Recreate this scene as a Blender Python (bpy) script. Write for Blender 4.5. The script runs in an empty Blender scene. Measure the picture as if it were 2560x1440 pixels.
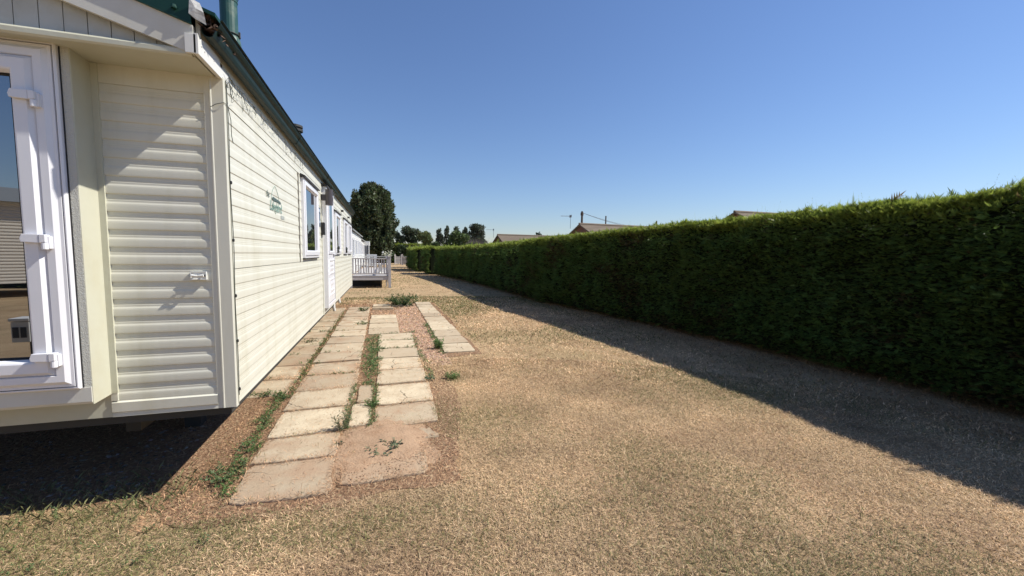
import bpy, bmesh, math, random
import numpy as np
from mathutils import Matrix, Vector
random.seed(7)
rng = np.random.default_rng(11)
S = bpy.context.scene
COL = S.collection
H = 1.53

# ------------------------------------------------------------------ camera
def _n(v):
    v = np.array(v, float)
    return v / np.linalg.norm(v)
F = 1030.0
_dY = _n((958 - 1280, 720 - 633, -F))
_d2 = _n((4800 - 1280, 720 - 680, -F))
_dZ = _n(np.cross(_d2, _dY))
_dX = np.cross(_dY, _dZ)
_R = np.stack([_dX, _dY, _dZ], 1)
cam = bpy.data.cameras.new("camera")
cam.sensor_width = 36.0
cam.lens = 36.0 * F / 2560.0
cam.clip_start = 0.05
cam.clip_end = 3000
camo = bpy.data.objects.new("camera", cam)
COL.objects.link(camo)
M4 = Matrix([list(_R.T[i]) + [0] for i in range(3)] + [[0, 0, 0, 1]])
M4.translation = Vector((0, 0, H))
camo.matrix_world = M4
S.camera = camo

# ------------------------------------------------------------------ light
SUN = _n((1.0, -0.18, 1.11))
el = math.asin(SUN[2])
world = bpy.data.worlds.new("World")
S.world = world
world.use_nodes = True
wn = world.node_tree
for n_ in list(wn.nodes):
    wn.nodes.remove(n_)
sky = wn.nodes.new("ShaderNodeTexSky")
sky.sky_type = 'NISHITA'
sky.sun_disc = False
sky.sun_elevation = el
sky.sun_rotation = math.atan2(SUN[0], SUN[1])
sky.altitude = 0
sky.air_density = 1.25
sky.dust_density = 0.05
sky.ozone_density = 5.8
bg = wn.nodes.new("ShaderNodeBackground")
bg.inputs[1].default_value = 0.09
tintn = wn.nodes.new("ShaderNodeMix")          # clear, deeper blue air than the model's default
tintn.data_type = 'RGBA'
tintn.blend_type = 'MULTIPLY'
tintn.inputs[0].default_value = 1.0
tintn.inputs[7].default_value = (0.90, 0.90, 1.03, 1)
wo = wn.nodes.new("ShaderNodeOutputWorld")
wn.links.new(sky.outputs[0], tintn.inputs[6])
wn.links.new(tintn.outputs[2], bg.inputs[0])
wn.links.new(bg.outputs[0], wo.inputs[0])
sun = bpy.data.lights.new("sun", 'SUN')
sun.energy = 5.0
sun.angle = math.radians(0.5)
sun.color = (1.0, 0.95, 0.86)
suno = bpy.data.objects.new("sun", sun)
COL.objects.link(suno)
suno.rotation_euler = Vector(-SUN).to_track_quat('-Z', 'Y').to_euler()
suno.location = (20, -6, 25)
S.view_settings.view_transform = 'Standard'
S.view_settings.look = 'None'
S.view_settings.exposure = 0.40
S.view_settings.gamma = 1.0

# ------------------------------------------------------------------ materials
def _mat(name):
    m = bpy.data.materials.new(name)
    m.use_nodes = True
    nt = m.node_tree
    return m, nt, nt.nodes["Principled BSDF"]

def mat(name, col, rough=0.5, metal=0.0, var=0.0, vscale=6.0, bump=0.0, bscale=60.0, dirt=None, dscale=3.0, damt=0.4, spec=0.5, stretch=(1, 1, 1)):
    m, nt, p = _mat(name)
    p.inputs["Roughness"].default_value = rough
    p.inputs["Metallic"].default_value = metal
    p.inputs["Specular IOR Level"].default_value = spec
    L = nt.links
    tc = nt.nodes.new("ShaderNodeTexCoord")
    mp = nt.nodes.new("ShaderNodeMapping")
    mp.inputs["Scale"].default_value = stretch
    L.new(tc.outputs["Object"], mp.inputs[0])
    cur = None
    if var > 0:
        nz = nt.nodes.new("ShaderNodeTexNoise")
        nz.inputs["Scale"].default_value = vscale
        nz.inputs["Detail"].default_value = 5
        L.new(mp.outputs[0], nz.inputs["Vector"])
        mx = nt.nodes.new("ShaderNodeMix")
        mx.data_type = 'RGBA'
        mx.inputs[6].default_value = (*[c * (1 - var) for c in col], 1)
        mx.inputs[7].default_value = (*[min(1, c * (1 + var)) for c in col], 1)
        L.new(nz.outputs[0], mx.inputs[0])
        cur = mx.outputs[2]
    if dirt is not None:
        nz = nt.nodes.new("ShaderNodeTexNoise")
        nz.inputs["Scale"].default_value = dscale
        nz.inputs["Detail"].default_value = 8
        nz.inputs["Roughness"].default_value = 0.65
        L.new(mp.outputs[0], nz.inputs["Vector"])
        cr = nt.nodes.new("ShaderNodeMapRange")
        cr.inputs[1].default_value = 0.48
        cr.inputs[2].default_value = 0.72
        cr.inputs[4].default_value = damt
        L.new(nz.outputs[0], cr.inputs[0])
        mx = nt.nodes.new("ShaderNodeMix")
        mx.data_type = 'RGBA'
        mx.inputs[6].default_value = (*col, 1)
        mx.inputs[7].default_value = (*dirt, 1)
        if cur is not None:
            L.new(cur, mx.inputs[6])
        L.new(cr.outputs[0], mx.inputs[0])
        cur = mx.outputs[2]
    if cur is not None:
        L.new(cur, p.inputs["Base Color"])
    else:
        p.inputs["Base Color"].default_value = (*col, 1)
    if bump > 0:
        nz = nt.nodes.new("ShaderNodeTexNoise")
        nz.inputs["Scale"].default_value = bscale
        nz.inputs["Detail"].default_value = 6
        L.new(mp.outputs[0], nz.inputs["Vector"])
        b = nt.nodes.new("ShaderNodeBump")
        b.inputs["Strength"].default_value = bump
        b.inputs["Distance"].default_value = 0.02
        L.new(nz.outputs[0], b.inputs["Height"])
        L.new(b.outputs[0], p.inputs["Normal"])
    return m

def leaf_mat(name, trans=0.3, rough=0.55, spec=0.3):
    m, nt, p = _mat(name)
    at = nt.nodes.new("ShaderNodeAttribute")
    at.attribute_name = "tint"
    p.inputs["Roughness"].default_value = rough
    p.inputs["Specular IOR Level"].default_value = spec
    nt.links.new(at.outputs[0], p.inputs["Base Color"])
    if trans > 0:
        tr = nt.nodes.new("ShaderNodeBsdfTranslucent")
        nt.links.new(at.outputs[0], tr.inputs[0])
        mx = nt.nodes.new("ShaderNodeMixShader")
        mx.inputs[0].default_value = trans
        out = nt.nodes["Material Output"]
        nt.links.new(p.outputs[0], mx.inputs[1])
        nt.links.new(tr.outputs[0], mx.inputs[2])
        nt.links.new(mx.outputs[0], out.inputs[0])
    return m

def glass_mat(name, base, fac0=0.22):
    m, nt, p = _mat(name)
    p.inputs["Base Color"].default_value = (*base, 1)
    p.inputs["Roughness"].default_value = 0.6
    p.inputs["Specular IOR Level"].default_value = 0.0
    g = nt.nodes.new("ShaderNodeBsdfGlossy")
    g.inputs["Roughness"].default_value = 0.01
    g.inputs["Color"].default_value = (0.95, 0.97, 1, 1)
    lw = nt.nodes.new("ShaderNodeFresnel")
    lw.inputs[0].default_value = 1.6
    mr = nt.nodes.new("ShaderNodeMapRange")
    mr.inputs[1].default_value = 0.05
    mr.inputs[2].default_value = 1.0
    mr.inputs[3].default_value = fac0
    mr.inputs[4].default_value = 1.0
    nt.links.new(lw.outputs[0], mr.inputs[0])
    mx = nt.nodes.new("ShaderNodeMixShader")
    nt.links.new(mr.outputs[0], mx.inputs[0])
    nt.links.new(p.outputs[0], mx.inputs[1])
    nt.links.new(g.outputs[0], mx.inputs[2])
    nt.links.new(mx.outputs[0], nt.nodes["Material Output"].inputs[0])
    return m

MSIDE = mat("cream_aluminium", (0.622, 0.612, 0.525), 0.42, var=0.03, vscale=1.5, dirt=(0.42, 0.40, 0.27), dscale=2.0, damt=0.34, stretch=(3, 3, 0.45))
MCREAM = mat("cream_grp", (0.52, 0.515, 0.41), 0.45, var=0.03, vscale=3, dirt=(0.42, 0.36, 0.20), dscale=3.5, damt=0.25, bump=0.05, bscale=25)
MSTUCCO = mat("textured_grp", (0.56, 0.56, 0.50), 0.6, bump=0.6, bscale=170)
MBOARD = mat("gable_board", (0.48, 0.49, 0.455), 0.5, var=0.05, vscale=4, dirt=(0.30, 0.25, 0.14), dscale=5, damt=0.4)
MBARGE = mat("barge_paint", (0.60, 0.59, 0.53), 0.5, var=0.04, vscale=5, dirt=(0.45, 0.40, 0.28), dscale=4, damt=0.3)
MUPVC = mat("white_upvc", (0.74, 0.74, 0.77), 0.28, var=0.02, vscale=3, dirt=(0.6, 0.6, 0.58), dscale=6, damt=0.15)
MGREEN = mat("green_plastisol", (0.007, 0.042, 0.033), 0.5, var=0.15, vscale=8, dirt=(0.03, 0.06, 0.045), dscale=7, damt=0.35, spec=0.3)
MGUT = mat("green_gutter", (0.009, 0.022, 0.017), 0.5, var=0.2, vscale=8, dirt=(0.035, 0.045, 0.03), dscale=9, damt=0.4, spec=0.25)
MFLUE = mat("green_enamel", (0.020, 0.075, 0.065), 0.45, var=0.15, vscale=14, dirt=(0.22, 0.25, 0.18), dscale=14, damt=0.45)
MBLACK = mat("black_rubber", (0.012, 0.012, 0.013), 0.55)
MDARK = mat("dark_steel", (0.03, 0.03, 0.028), 0.7)  # near-black finish for chassis, fittings and posts
MGREYPL = mat("grey_flashing", (0.42, 0.42, 0.41), 0.55, var=0.15, vscale=18, bump=0.3, bscale=30)
MLEAD = mat("brown_lamp", (0.06, 0.05, 0.055), 0.4)
MLOGO = mat("green_decal", (0.15, 0.27, 0.23), 0.5, var=0.25, vscale=50)
MLOGO2 = mat("dark_green_decal", (0.07, 0.10, 0.085), 0.5)
MNAVY = mat("navy_plaque", (0.03, 0.045, 0.085), 0.35)
MPALE = mat("pale_blue_print", (0.45, 0.52, 0.60), 0.5)
MGLASS = glass_mat("patio_glass", (0.012, 0.014, 0.016), 0.34)
MGLASS2 = glass_mat("window_glass", (0.015, 0.017, 0.02), 0.30)
MWOODW = mat("weathered_white_deck", (0.48, 0.46, 0.45), 0.6, var=0.08, vscale=6, dirt=(0.35, 0.31, 0.27), dscale=7, damt=0.4)
MWHITE = mat("white_plastic", (0.70, 0.70, 0.67), 0.45)
MWIRE = mat("dark_wire", (0.03, 0.04, 0.03), 0.5)
MTRUNK = mat("bark", (0.10, 0.075, 0.055), 0.9, var=0.3, vscale=9, bump=0.6, bscale=20)
MCORE = mat("dark_core", (0.014, 0.018, 0.009), 1.0, spec=0.05)
MBRICK = mat("brown_brick", (0.17, 0.085, 0.06), 0.85, var=0.25, vscale=14, bump=0.3, bscale=40)
MTILE = mat("roof_tile", (0.165, 0.125, 0.092), 0.85, var=0.3, vscale=3, stretch=(0.6, 6, 6), dirt=(0.24, 0.22, 0.13), dscale=2, damt=0.5)
MPOLE = mat("creosote_pole", (0.09, 0.065, 0.05), 0.85, var=0.2, vscale=8)
MSTEEL = mat("aerial_alloy", (0.25, 0.26, 0.28), 0.4, metal=0.6)
MLEAF = leaf_mat("foliage", 0.28)
MHEDGE = leaf_mat("conifer_spray", 0.42, 0.5, 0.3)
MGRASS = leaf_mat("grass_blade", 0.15, 0.65, 0.25)
MSTONE = leaf_mat("stones", 0.0, 0.85, 0.2)

# ------------------------------------------------------------------ object helpers
ORG = {}
def tag(o, label=None, cat=None, group=None, kind=None):
    if label: o["label"] = label
    if cat: o["category"] = cat
    if group: o["group"] = group
    if kind: o["kind"] = kind
    return o

def thing(name, loc, label, cat, group=None):
    o = bpy.data.objects.new(name, None)
    COL.objects.link(o)
    o.location = loc
    o.empty_display_size = 0.2
    ORG[o.name] = Vector(loc)
    return tag(o, label, cat, group)

class MB:
    """collects polygons in world coordinates"""
    def __init__(s):
        s.v = []; s.f = []
    def poly(s, pts):
        i = len(s.v)
        s.v += [tuple(p) for p in pts]
        s.f.append(tuple(range(i, i + len(pts))))
    def faces(s, pts, fs):
        i = len(s.v)
        s.v += [tuple(p) for p in pts]
        s.f += [tuple(i + k for k in f) for f in fs]
    def box(s, x0, x1, y0, y1, z0, z1):
        P = [(x0, y0, z0), (x1, y0, z0), (x1, y1, z0), (x0, y1, z0), (x0, y0, z1), (x1, y0, z1), (x1, y1, z1), (x0, y1, z1)]
        s.faces(P, [(3, 2, 1, 0), (4, 5, 6, 7), (0, 1, 5, 4), (1, 2, 6, 5), (2, 3, 7, 6), (3, 0, 4, 7)])
    def obox(s, c, ax, ay, az):
        """oriented box, centre and three half-axis vectors"""
        c, ax, ay, az = map(Vector, (c, ax, ay, az))
        P = [c + ax * i + ay * j + az * k for k in (-1, 1) for j in (-1, 1) for i in (-1, 1)]
        s.faces(P, [(0, 2, 3, 1), (4, 5, 7, 6), (0, 1, 5, 4), (1, 3, 7, 5), (3, 2, 6, 7), (2, 0, 4, 6)])
    def prism(s, pts, vec):
        """closed polygon swept along vec"""
        n = len(pts); vec = Vector(vec)
        a = [Vector(p) for p in pts]; b = [p + vec for p in a]
        fs = [tuple(range(n - 1, -1, -1)), tuple(range(n, 2 * n))]
        fs += [(i, (i + 1) % n, n + (i + 1) % n, n + i) for i in range(n)]
        s.faces(a + b, fs)
    def tube(s, path, r, seg=8, caps=True):
        path = [Vector(p) for p in path]
        rs = r if isinstance(r, (list, tuple)) else [r] * len(path)
        base = len(s.v); ref = None
        for i, p in enumerate(path):
            t = (path[min(i + 1, len(path) - 1)] - path[max(i - 1, 0)])
            t = t.normalized() if t.length > 1e-9 else Vector((0, 0, 1))
            if ref is None:
                ref = Vector((1, 0, 0)) if abs(t.x) < 0.8 else Vector((0, 1, 0))
            u = (ref - t * ref.dot(t)).normalized(); w = t.cross(u); ref = u
            for k in range(seg):
                a = 2 * math.pi * k / seg
                s.v.append(tuple(p + (u * math.cos(a) + w * math.sin(a)) * rs[i]))
        for i in range(len(path) - 1):
            for k in range(seg):
                k2 = (k + 1) % seg
                s.f.append((base + i * seg + k, base + i * seg + k2, base + (i + 1) * seg + k2, base + (i + 1) * seg + k))
        if caps:
            s.f.append(tuple(base + k for k in range(seg - 1, -1, -1)))
            e = base + (len(path) - 1) * seg
            s.f.append(tuple(e + k for k in range(seg)))
    def lathe(s, c, prof, seg=16):
        """prof: (r, z) list, axis vertical through c"""
        base = len(s.v)
        for r, z in prof:
            for k in range(seg):
                a = 2 * math.pi * k / seg
                s.v.append((c[0] + r * math.cos(a), c[1] + r * math.sin(a), c[2] + z))
        for i in range(len(prof) - 1):
            for k in range(seg):
                k2 = (k + 1) % seg
                s.f.append((base + i * seg + k, base + i * seg + k2, base + (i + 1) * seg + k2, base + (i + 1) * seg + k))
        s.f.append(tuple(base + k for k in range(seg - 1, -1, -1)))
        e = base + (len(prof) - 1) * seg
        s.f.append(tuple(e + k for k in range(seg)))
    def strip(s, prof, a, b):
        """open profile (list of points) swept from offset a to offset b"""
        a = Vector(a); b = Vector(b); n = len(prof)
        P = [Vector(p) + a for p in prof] + [Vector(p) + b for p in prof]
        s.faces(P, [(i, i + 1, n + i + 1, n + i) for i in range(n - 1)])
    def build(s, name, m, parent=None, smooth=False, loc=None, bevel=0.0):
        me = bpy.data.meshes.new(name)
        o = bpy.data.objects.new(name, me)
        COL.objects.link(o)
        if parent is not None:
            org = ORG[parent.name]
            o.parent = parent
            ORG[o.name] = org
        else:
            org = Vector(loc) if loc is not None else Vector((0, 0, 0))
            o.location = org
            ORG[o.name] = org
        me.from_pydata([tuple(Vector(v) - org) for v in s.v], [], s.f)
        me.materials.append(m)
        bm = bmesh.new(); bm.from_mesh(me)
        bmesh.ops.remove_doubles(bm, verts=bm.verts, dist=1e-5)
        bmesh.ops.recalc_face_normals(bm, faces=bm.faces)
        if bevel > 0:
            eds = [e for e in bm.edges if len(e.link_faces) == 2 and e.calc_face_angle(0) > 0.6]
            bmesh.ops.bevel(bm, geom=eds, offset=bevel, segments=2, affect='EDGES', profile=0.6, clamp_overlap=True)
        bm.to_mesh(me); bm.free()
        if smooth:
            for p in me.polygons: p.use_smooth = True
        me.update()
        return o

def raw_mesh(name, V, nper, colors, m, parent=None, loc=(0, 0, 0), extra=None):
    """V (N,nper,3) world coords -> N separate faces, colours (N,3) as attribute 'tint'"""
    org = ORG[parent.name] if parent is not None else Vector(loc)
    N = V.shape[0]
    me = bpy.data.meshes.new(name)
    me.vertices.add(N * nper)
    me.vertices.foreach_set("co", (V - np.array(org)).astype(np.float32).ravel())
    me.loops.add(N * nper)
    me.loops.foreach_set("vertex_index", np.arange(N * nper, dtype=np.int32))
    me.polygons.add(N)
    me.polygons.foreach_set("loop_start", np.arange(0, N * nper, nper, dtype=np.int32))
    me.polygons.foreach_set("loop_total", np.full(N, nper, np.int32))
    at = me.attributes.new("tint", 'FLOAT_COLOR', 'FACE')
    c4 = np.ones((N, 4), np.float32); c4[:, :3] = colors
    at.data.foreach_set("color", c4.ravel())
    me.materials.append(m)
    me.update(calc_edges=True)
    me.validate()
    o = bpy.data.objects.new(name, me)
    COL.objects.link(o)
    if parent is not None:
        o.parent = parent
    else:
        o.location = org
    ORG[o.name] = org
    return o

def vnoise(x, y, seed=0):
    xi = np.floor(x).astype(np.int64); yi = np.floor(y).astype(np.int64)
    fx = x - xi; fy = y - yi
    fx = fx * fx * (3 - 2 * fx); fy = fy * fy * (3 - 2 * fy)
    def h(a, b):
        k = (a * 374761393 + b * 668265263 + seed * 974711) & 0x7fffffff
        k = (k ^ (k >> 13)) * 1274126177 & 0x7fffffff
        return ((k ^ (k >> 16)) & 0xffff) / 65535.0
    return (h(xi, yi) * (1 - fx) + h(xi + 1, yi) * fx) * (1 - fy) + (h(xi, yi + 1) * (1 - fx) + h(xi + 1, yi + 1) * fx) * fy

def fbm(x, y, seed=0, oct=4):
    r = 0; a = 0.5; t = 0
    for i in range(oct):
        r = r + a * vnoise(x * 2 ** i, y * 2 ** i, seed + i); t += a; a *= 0.5
    return r / t

def unit(a):
    return a / np.maximum(np.linalg.norm(a, axis=-1, keepdims=True), 1e-9)

def frame_sweep(mb, x0, x1, z0, z1, yp, prof, axis='front'):
    """mitred frame; prof = list of (inset, proud). axis 'front': in plane y=yp, proud towards -Y; 'side': in plane x=yp, x->y, proud towards +X"""
    cs = []
    for ins, d in prof:
        c = [(x0 + ins, z0 + ins), (x1 - ins, z0 + ins), (x1 - ins, z1 - ins), (x0 + ins, z1 - ins)]
        if axis == 'front':
            cs.append([(a, yp - d, b) for a, b in c])
        else:
            cs.append([(yp + d, a, b) for a, b in c])
    for i in range(len(cs) - 1):
        for k in range(4):
            k2 = (k + 1) % 4
            mb.poly([cs[i][k], cs[i][k2], cs[i + 1][k2], cs[i + 1][k]])

# ------------------------------------------------------------------ ground
def ground_material():
    m, nt, p = _mat("dry_lawn")
    L = nt.links
    geo = nt.nodes.new("ShaderNodeNewGeometry")
    def noise(scale, det=6, vec=None, rough=0.6):
        nz = nt.nodes.new("ShaderNodeTexNoise")
        nz.inputs["Scale"].default_value = scale
        nz.inputs["Detail"].default_value = det
        nz.inputs["Roughness"].default_value = rough
        L.new(vec if vec else geo.outputs["Position"], nz.inputs["Vector"])
        return nz.outputs[0]
    def rng_(src, a, b, lo=0, hi=1):
        r = nt.nodes.new("ShaderNodeMapRange")
        r.inputs[1].default_value = a; r.inputs[2].default_value = b
        r.inputs[3].default_value = lo; r.inputs[4].default_value = hi
        L.new(src, r.inputs[0]); return r.outputs[0]
    def mix(f, a, b):
        x = nt.nodes.new("ShaderNodeMix"); x.data_type = 'RGBA'
        if isinstance(a, tuple): x.inputs[6].default_value = (*a, 1)
        else: L.new(a, x.inputs[6])
        if isinstance(b, tuple): x.inputs[7].default_value = (*b, 1)
        else: L.new(b, x.inputs[7])
        L.new(f, x.inputs[0]); return x.outputs[2]
    mp = nt.nodes.new("ShaderNodeMapping")
    mp.inputs["Scale"].default_value = (0.5, 1.6, 1)
    mp.inputs["Rotation"].default_value = (0, 0, 0.15)
    L.new(geo.outputs["Position"], mp.inputs[0])
    c = mix(rng_(noise(1.3), 0.35, 0.65), (0.43, 0.295, 0.172), (0.60, 0.435, 0.258))
    c = mix(rng_(noise(0.55, 7), 0.50, 0.68, 0, 0.62), c, (0.24, 0.205, 0.10))
    c = mix(rng_(noise(1.1, 6, mp.outputs[0]), 0.5, 0.7, 0, 0.5), c, (0.29, 0.20, 0.095))
    c = mix(rng_(noise(2.7, 8), 0.56, 0.7, 0, 0.5), c, (0.23, 0.13, 0.075))
    c = mix(rng_(noise(75, 4), 0.40, 0.66, 0, 0.75), c, (0.19, 0.125, 0.065))
    c = mix(rng_(noise(48, 5, mp.outputs[0]), 0.5, 0.72, 0, 0.7), c, (0.62, 0.46, 0.27))
    L.new(c, p.inputs["Base Color"])
    p.inputs["Roughness"].default_value = 0.95
    p.inputs["Specular IOR Level"].default_value = 0.1
    b = nt.nodes.new("ShaderNodeBump")
    b.inputs["Strength"].default_value = 0.9
    b.inputs["Distance"].default_value = 0.03
    L.new(noise(55, 6), b.inputs["Height"])
    L.new(b.outputs[0], p.inputs["Normal"])
    return m
g = MB()
g.poly([(-600, -600, 0), (600, -600, 0), (600, 900, 0), (-600, 900, 0)])
tag(g.build("lawn", ground_material()), kind="structure")

# bare earth beside and between the slabs and below the caravan
def dirt_material():
    m, nt, p = _mat("bare_earth")
    L = nt.links
    geo = nt.nodes.new("ShaderNodeNewGeometry")
    def noise(s, d=7):
        nz = nt.nodes.new("ShaderNodeTexNoise"); nz.inputs["Scale"].default_value = s; nz.inputs["Detail"].default_value = d
        L.new(geo.outputs["Position"], nz.inputs["Vector"]); return nz.outputs[0]
    x = nt.nodes.new("ShaderNodeMix"); x.data_type = 'RGBA'
    x.inputs[6].default_value = (0.30, 0.185, 0.115, 1); x.inputs[7].default_value = (0.17, 0.10, 0.06, 1)
    L.new(noise(9), x.inputs[0])
    y = nt.nodes.new("ShaderNodeMix"); y.data_type = 'RGBA'
    y.inputs[7].default_value = (0.42, 0.30, 0.185, 1)
    L.new(x.outputs[2], y.inputs[6])
    r = nt.nodes.new("ShaderNodeMapRange"); r.inputs[1].default_value = 0.5; r.inputs[2].default_value = 0.68
    L.new(noise(38, 6), r.inputs[0]); L.new(r.outputs[0], y.inputs[0])
    L.new(y.outputs[2], p.inputs["Base Color"])
    p.inputs["Roughness"].default_value = 0.95; p.inputs["Specular IOR Level"].default_value = 0.1
    b = nt.nodes.new("ShaderNodeBump"); b.inputs["Strength"].default_value = 1.0; b.inputs["Distance"].default_value = 0.03
    L.new(noise(45), b.inputs["Height"]); L.new(b.outputs[0], p.inputs["Normal"])
    return m
MDIRT = dirt_material()
d = MB()
def blob_outline(pts, amp=0.06, n=14):
    out = []
    for i in range(len(pts)):
        a = np.array(pts[i]); b = np.array(pts[(i + 1) % len(pts)])
        for k in range(n):
            q = a + (b - a) * k / n
            j = (fbm(np.array([q[0] * 3.1]), np.array([q[1] * 3.1]), 5)[0] - 0.5) * 2 * amp * 2
            nn = np.array([(b - a)[1], -(b - a)[0]]); nn = nn / np.linalg.norm(nn)
            q = q + nn * j
            out.append((q[0], q[1], 0.004))
    return out
d.poly(blob_outline([(-5.5, 3.35), (-1.5, 3.0), (-1.0, 2.55), (0.45, 2.68), (0.75, 4.2), (0.72, 6.0), (1.45, 6.1), (1.48, 13.1), (-1.0, 12.9), (-5.5, 12.9)]))
tag(d.build("bare_soil", MDIRT), kind="structure")

# ------------------------------------------------------------------ static caravan
XS, Y0, YE = -0.904, 2.933, 13.35
XC = -2.5                                         # centre line
ZB = 0.555
cv = thing("static_caravan", (XS, Y0, 0), "long cream static caravan with ribbed siding, green gutter and white patio door", "caravan")

PER = [(0, 0.0), (0.019, 0.0), (0.021, 0.0014), (0.026, 0.0014), (0.028, 0.0006), (0.033, 0.0020), (0.038, 0.0018), (0.043, 0.0022),
       (0.052, 0.0056), (0.060, 0.0066), (0.070, 0.0070), (0.085, 0.0071), (0.0945, 0.0066), (0.0985, 0.0022), (0.0996, 0.0)]
def siding_profile(top, bottom):
    pts = []
    z = top
    while z > bottom + 0.004:
        for dz, dd in PER:
            if z - dz < bottom:
                break
            pts.append((z - dz, dd))
        z -= 0.1003
    pts.append((bottom, pts[-1][1]))
    pts.append((bottom, -0.01))
    return pts
# side wall
sw = MB()
for top, bot in ((2.70, 2.423), (2.420, 1.421), (1.418, ZB)):
    pr = [(XS - 0.005 + dd * 0.62, 0, z) for z, dd in siding_profile(top, bot)]
    sw.strip(pr, (0, Y0 + 0.03, 0), (0, YE, 0))
sw.build("side_wall", MSIDE, cv)
# end wall panel next to the bay
fw = MB()
pr = [(0, Y0 + 0.004 - dd, z) for z, dd in siding_profile(2.447, 0.60)]
fw.strip(pr, (-1.500, 0, 0), (-0.992, 0, 0))
pr = [(0, Y0 + 0.004 - dd, z) for z, dd in [(2.56, 0.005), (2.4505, 0.005), (2.4505, -0.002), (2.447, -0.002)]]
fw.strip(pr, (-1.500, 0, 0), (-0.992, 0, 0))
pr = [(0, Y0 + 0.004 - dd, z) for z, dd in [(0.655, -0.004), (0.640, 0.017), (0.585, 0.0165), (0.578, 0.009), (ZB, 0.012), (ZB, -0.02)]]
fw.strip(pr, (-1.520, 0, 0), (-0.992, 0, 0))
fw.box(-1.522, -1.490, Y0 - 0.010, Y0 + 0.03, 0.652, 0.708)
fw.build("end_panel", MSIDE, cv)
# back, far side and floor
bk = MB()
bk.poly([(-4.1, YE, ZB), (XS, YE, ZB), (XS, YE, 2.7), (XC, YE, 3.2), (-4.1, YE, 2.7)])
bk.poly([(-4.1, Y0, ZB), (-4.1, YE, ZB), (-4.1, YE, 2.7), (-4.1, Y0, 2.7)])
bk.poly([(-4.1, Y0 + 0.02, ZB), (-3.5, Y0 + 0.02, ZB), (-3.5, Y0 + 0.02, 2.7), (-4.1, Y0 + 0.02, 2.7)])
bk.build("rear_wall", MSIDE, cv)
fl = MB()
fl.box(-4.05, XS - 0.03, Y0 + 0.03, YE - 0.02, 0.50, 0.553)
for x in (-3.4, -1.6):
    fl.box(x - 0.04, x + 0.04, Y0 + 0.35, YE - 0.3, 0.33, 0.497)
for y in (4.2, 7.2, 10.5, 12.8):
    for x in (-3.4, -1.6):
        fl.box(x - 0.06, x + 0.06, y - 0.06, y + 0.06, 0.0, 0.325)
fl.build("chassis", MDARK, cv)
# corner post
cp = MB()
cp.prism([(-0.994, Y0 + 0.02, ZB), (-0.994, Y0 - 0.0065, ZB), (-0.966, Y0 - 0.007, ZB), (-0.963, Y0 - 0.0115, ZB), (-0.958, Y0 - 0.0115, ZB), (-0.954, Y0 - 0.008, ZB), (-0.894, Y0 - 0.008, ZB), (-0.891, Y0 - 0.005, ZB), (-0.891, Y0 + 0.033, ZB), (-0.910, Y0 + 0.034, ZB)], (0, 0, 2.0))
cp.build("corner_post", MSIDE, cv)
cs_ = MB()
cs_.box(-0.8905, -0.8885, Y0 + 0.022, Y0 + 0.031, ZB + 0.01, 2.55)
cs_.build("corner_seal", mat("seal_grey", (0.30, 0.30, 0.24), 0.6), cv)
# bay: return panel, textured strip, sill
XB, Y1 = -1.519, 2.753
bay = MB()
bay.prism([(XB, Y0 + 0.02, 0.695), (XB + 0.011, Y1 + 0.004, 0.695), (XB + 0.009, Y1 + 0.0005, 0.695), (XB + 0.006, Y1 + 0.0005, 0.695), (XB - 0.02, Y1 + 0.03, 0.695), (XB - 0.04, Y0 + 0.02, 0.695)], (0, 0, 1.855))
bay.box(XB - 0.002, -1.488, Y0 - 0.012, Y0 + 0.02, 0.70, 2.55)
b_ = bay.build("bay_return", MCREAM, cv)
st = MB()
st.box(-1.66, XB + 0.0065, Y1 - 0.001, Y1 + 0.02, 0.785, 2.55)
st.build("bay_textured_strip", MSTUCCO, cv)
sl = MB()
pr = [(-3.481, Y1 + 0.03, 0.79), (-3.481, Y1 - 0.006, 0.79), (-3.481, Y1 - 0.006, 0.712), (-3.481, Y1 + 0.004, 0.697), (-3.481, Y1 + 0.03, 0.694)]
sl.prism(pr, (3.481 + XB + 0.006, 0, 0))
sl.build("bay_sill", MBARGE, cv)
bb = MB()
bb.box(-3.48, -1.5215, Y0 - 0.004, Y0 + 0.03, ZB, 0.70)
bb.box(-1.523, -1.5195, Y0 - 0.006, Y0 - 0.003, ZB, 0.70)
bb.build("skirt_beam", MCREAM, cv)
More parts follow.
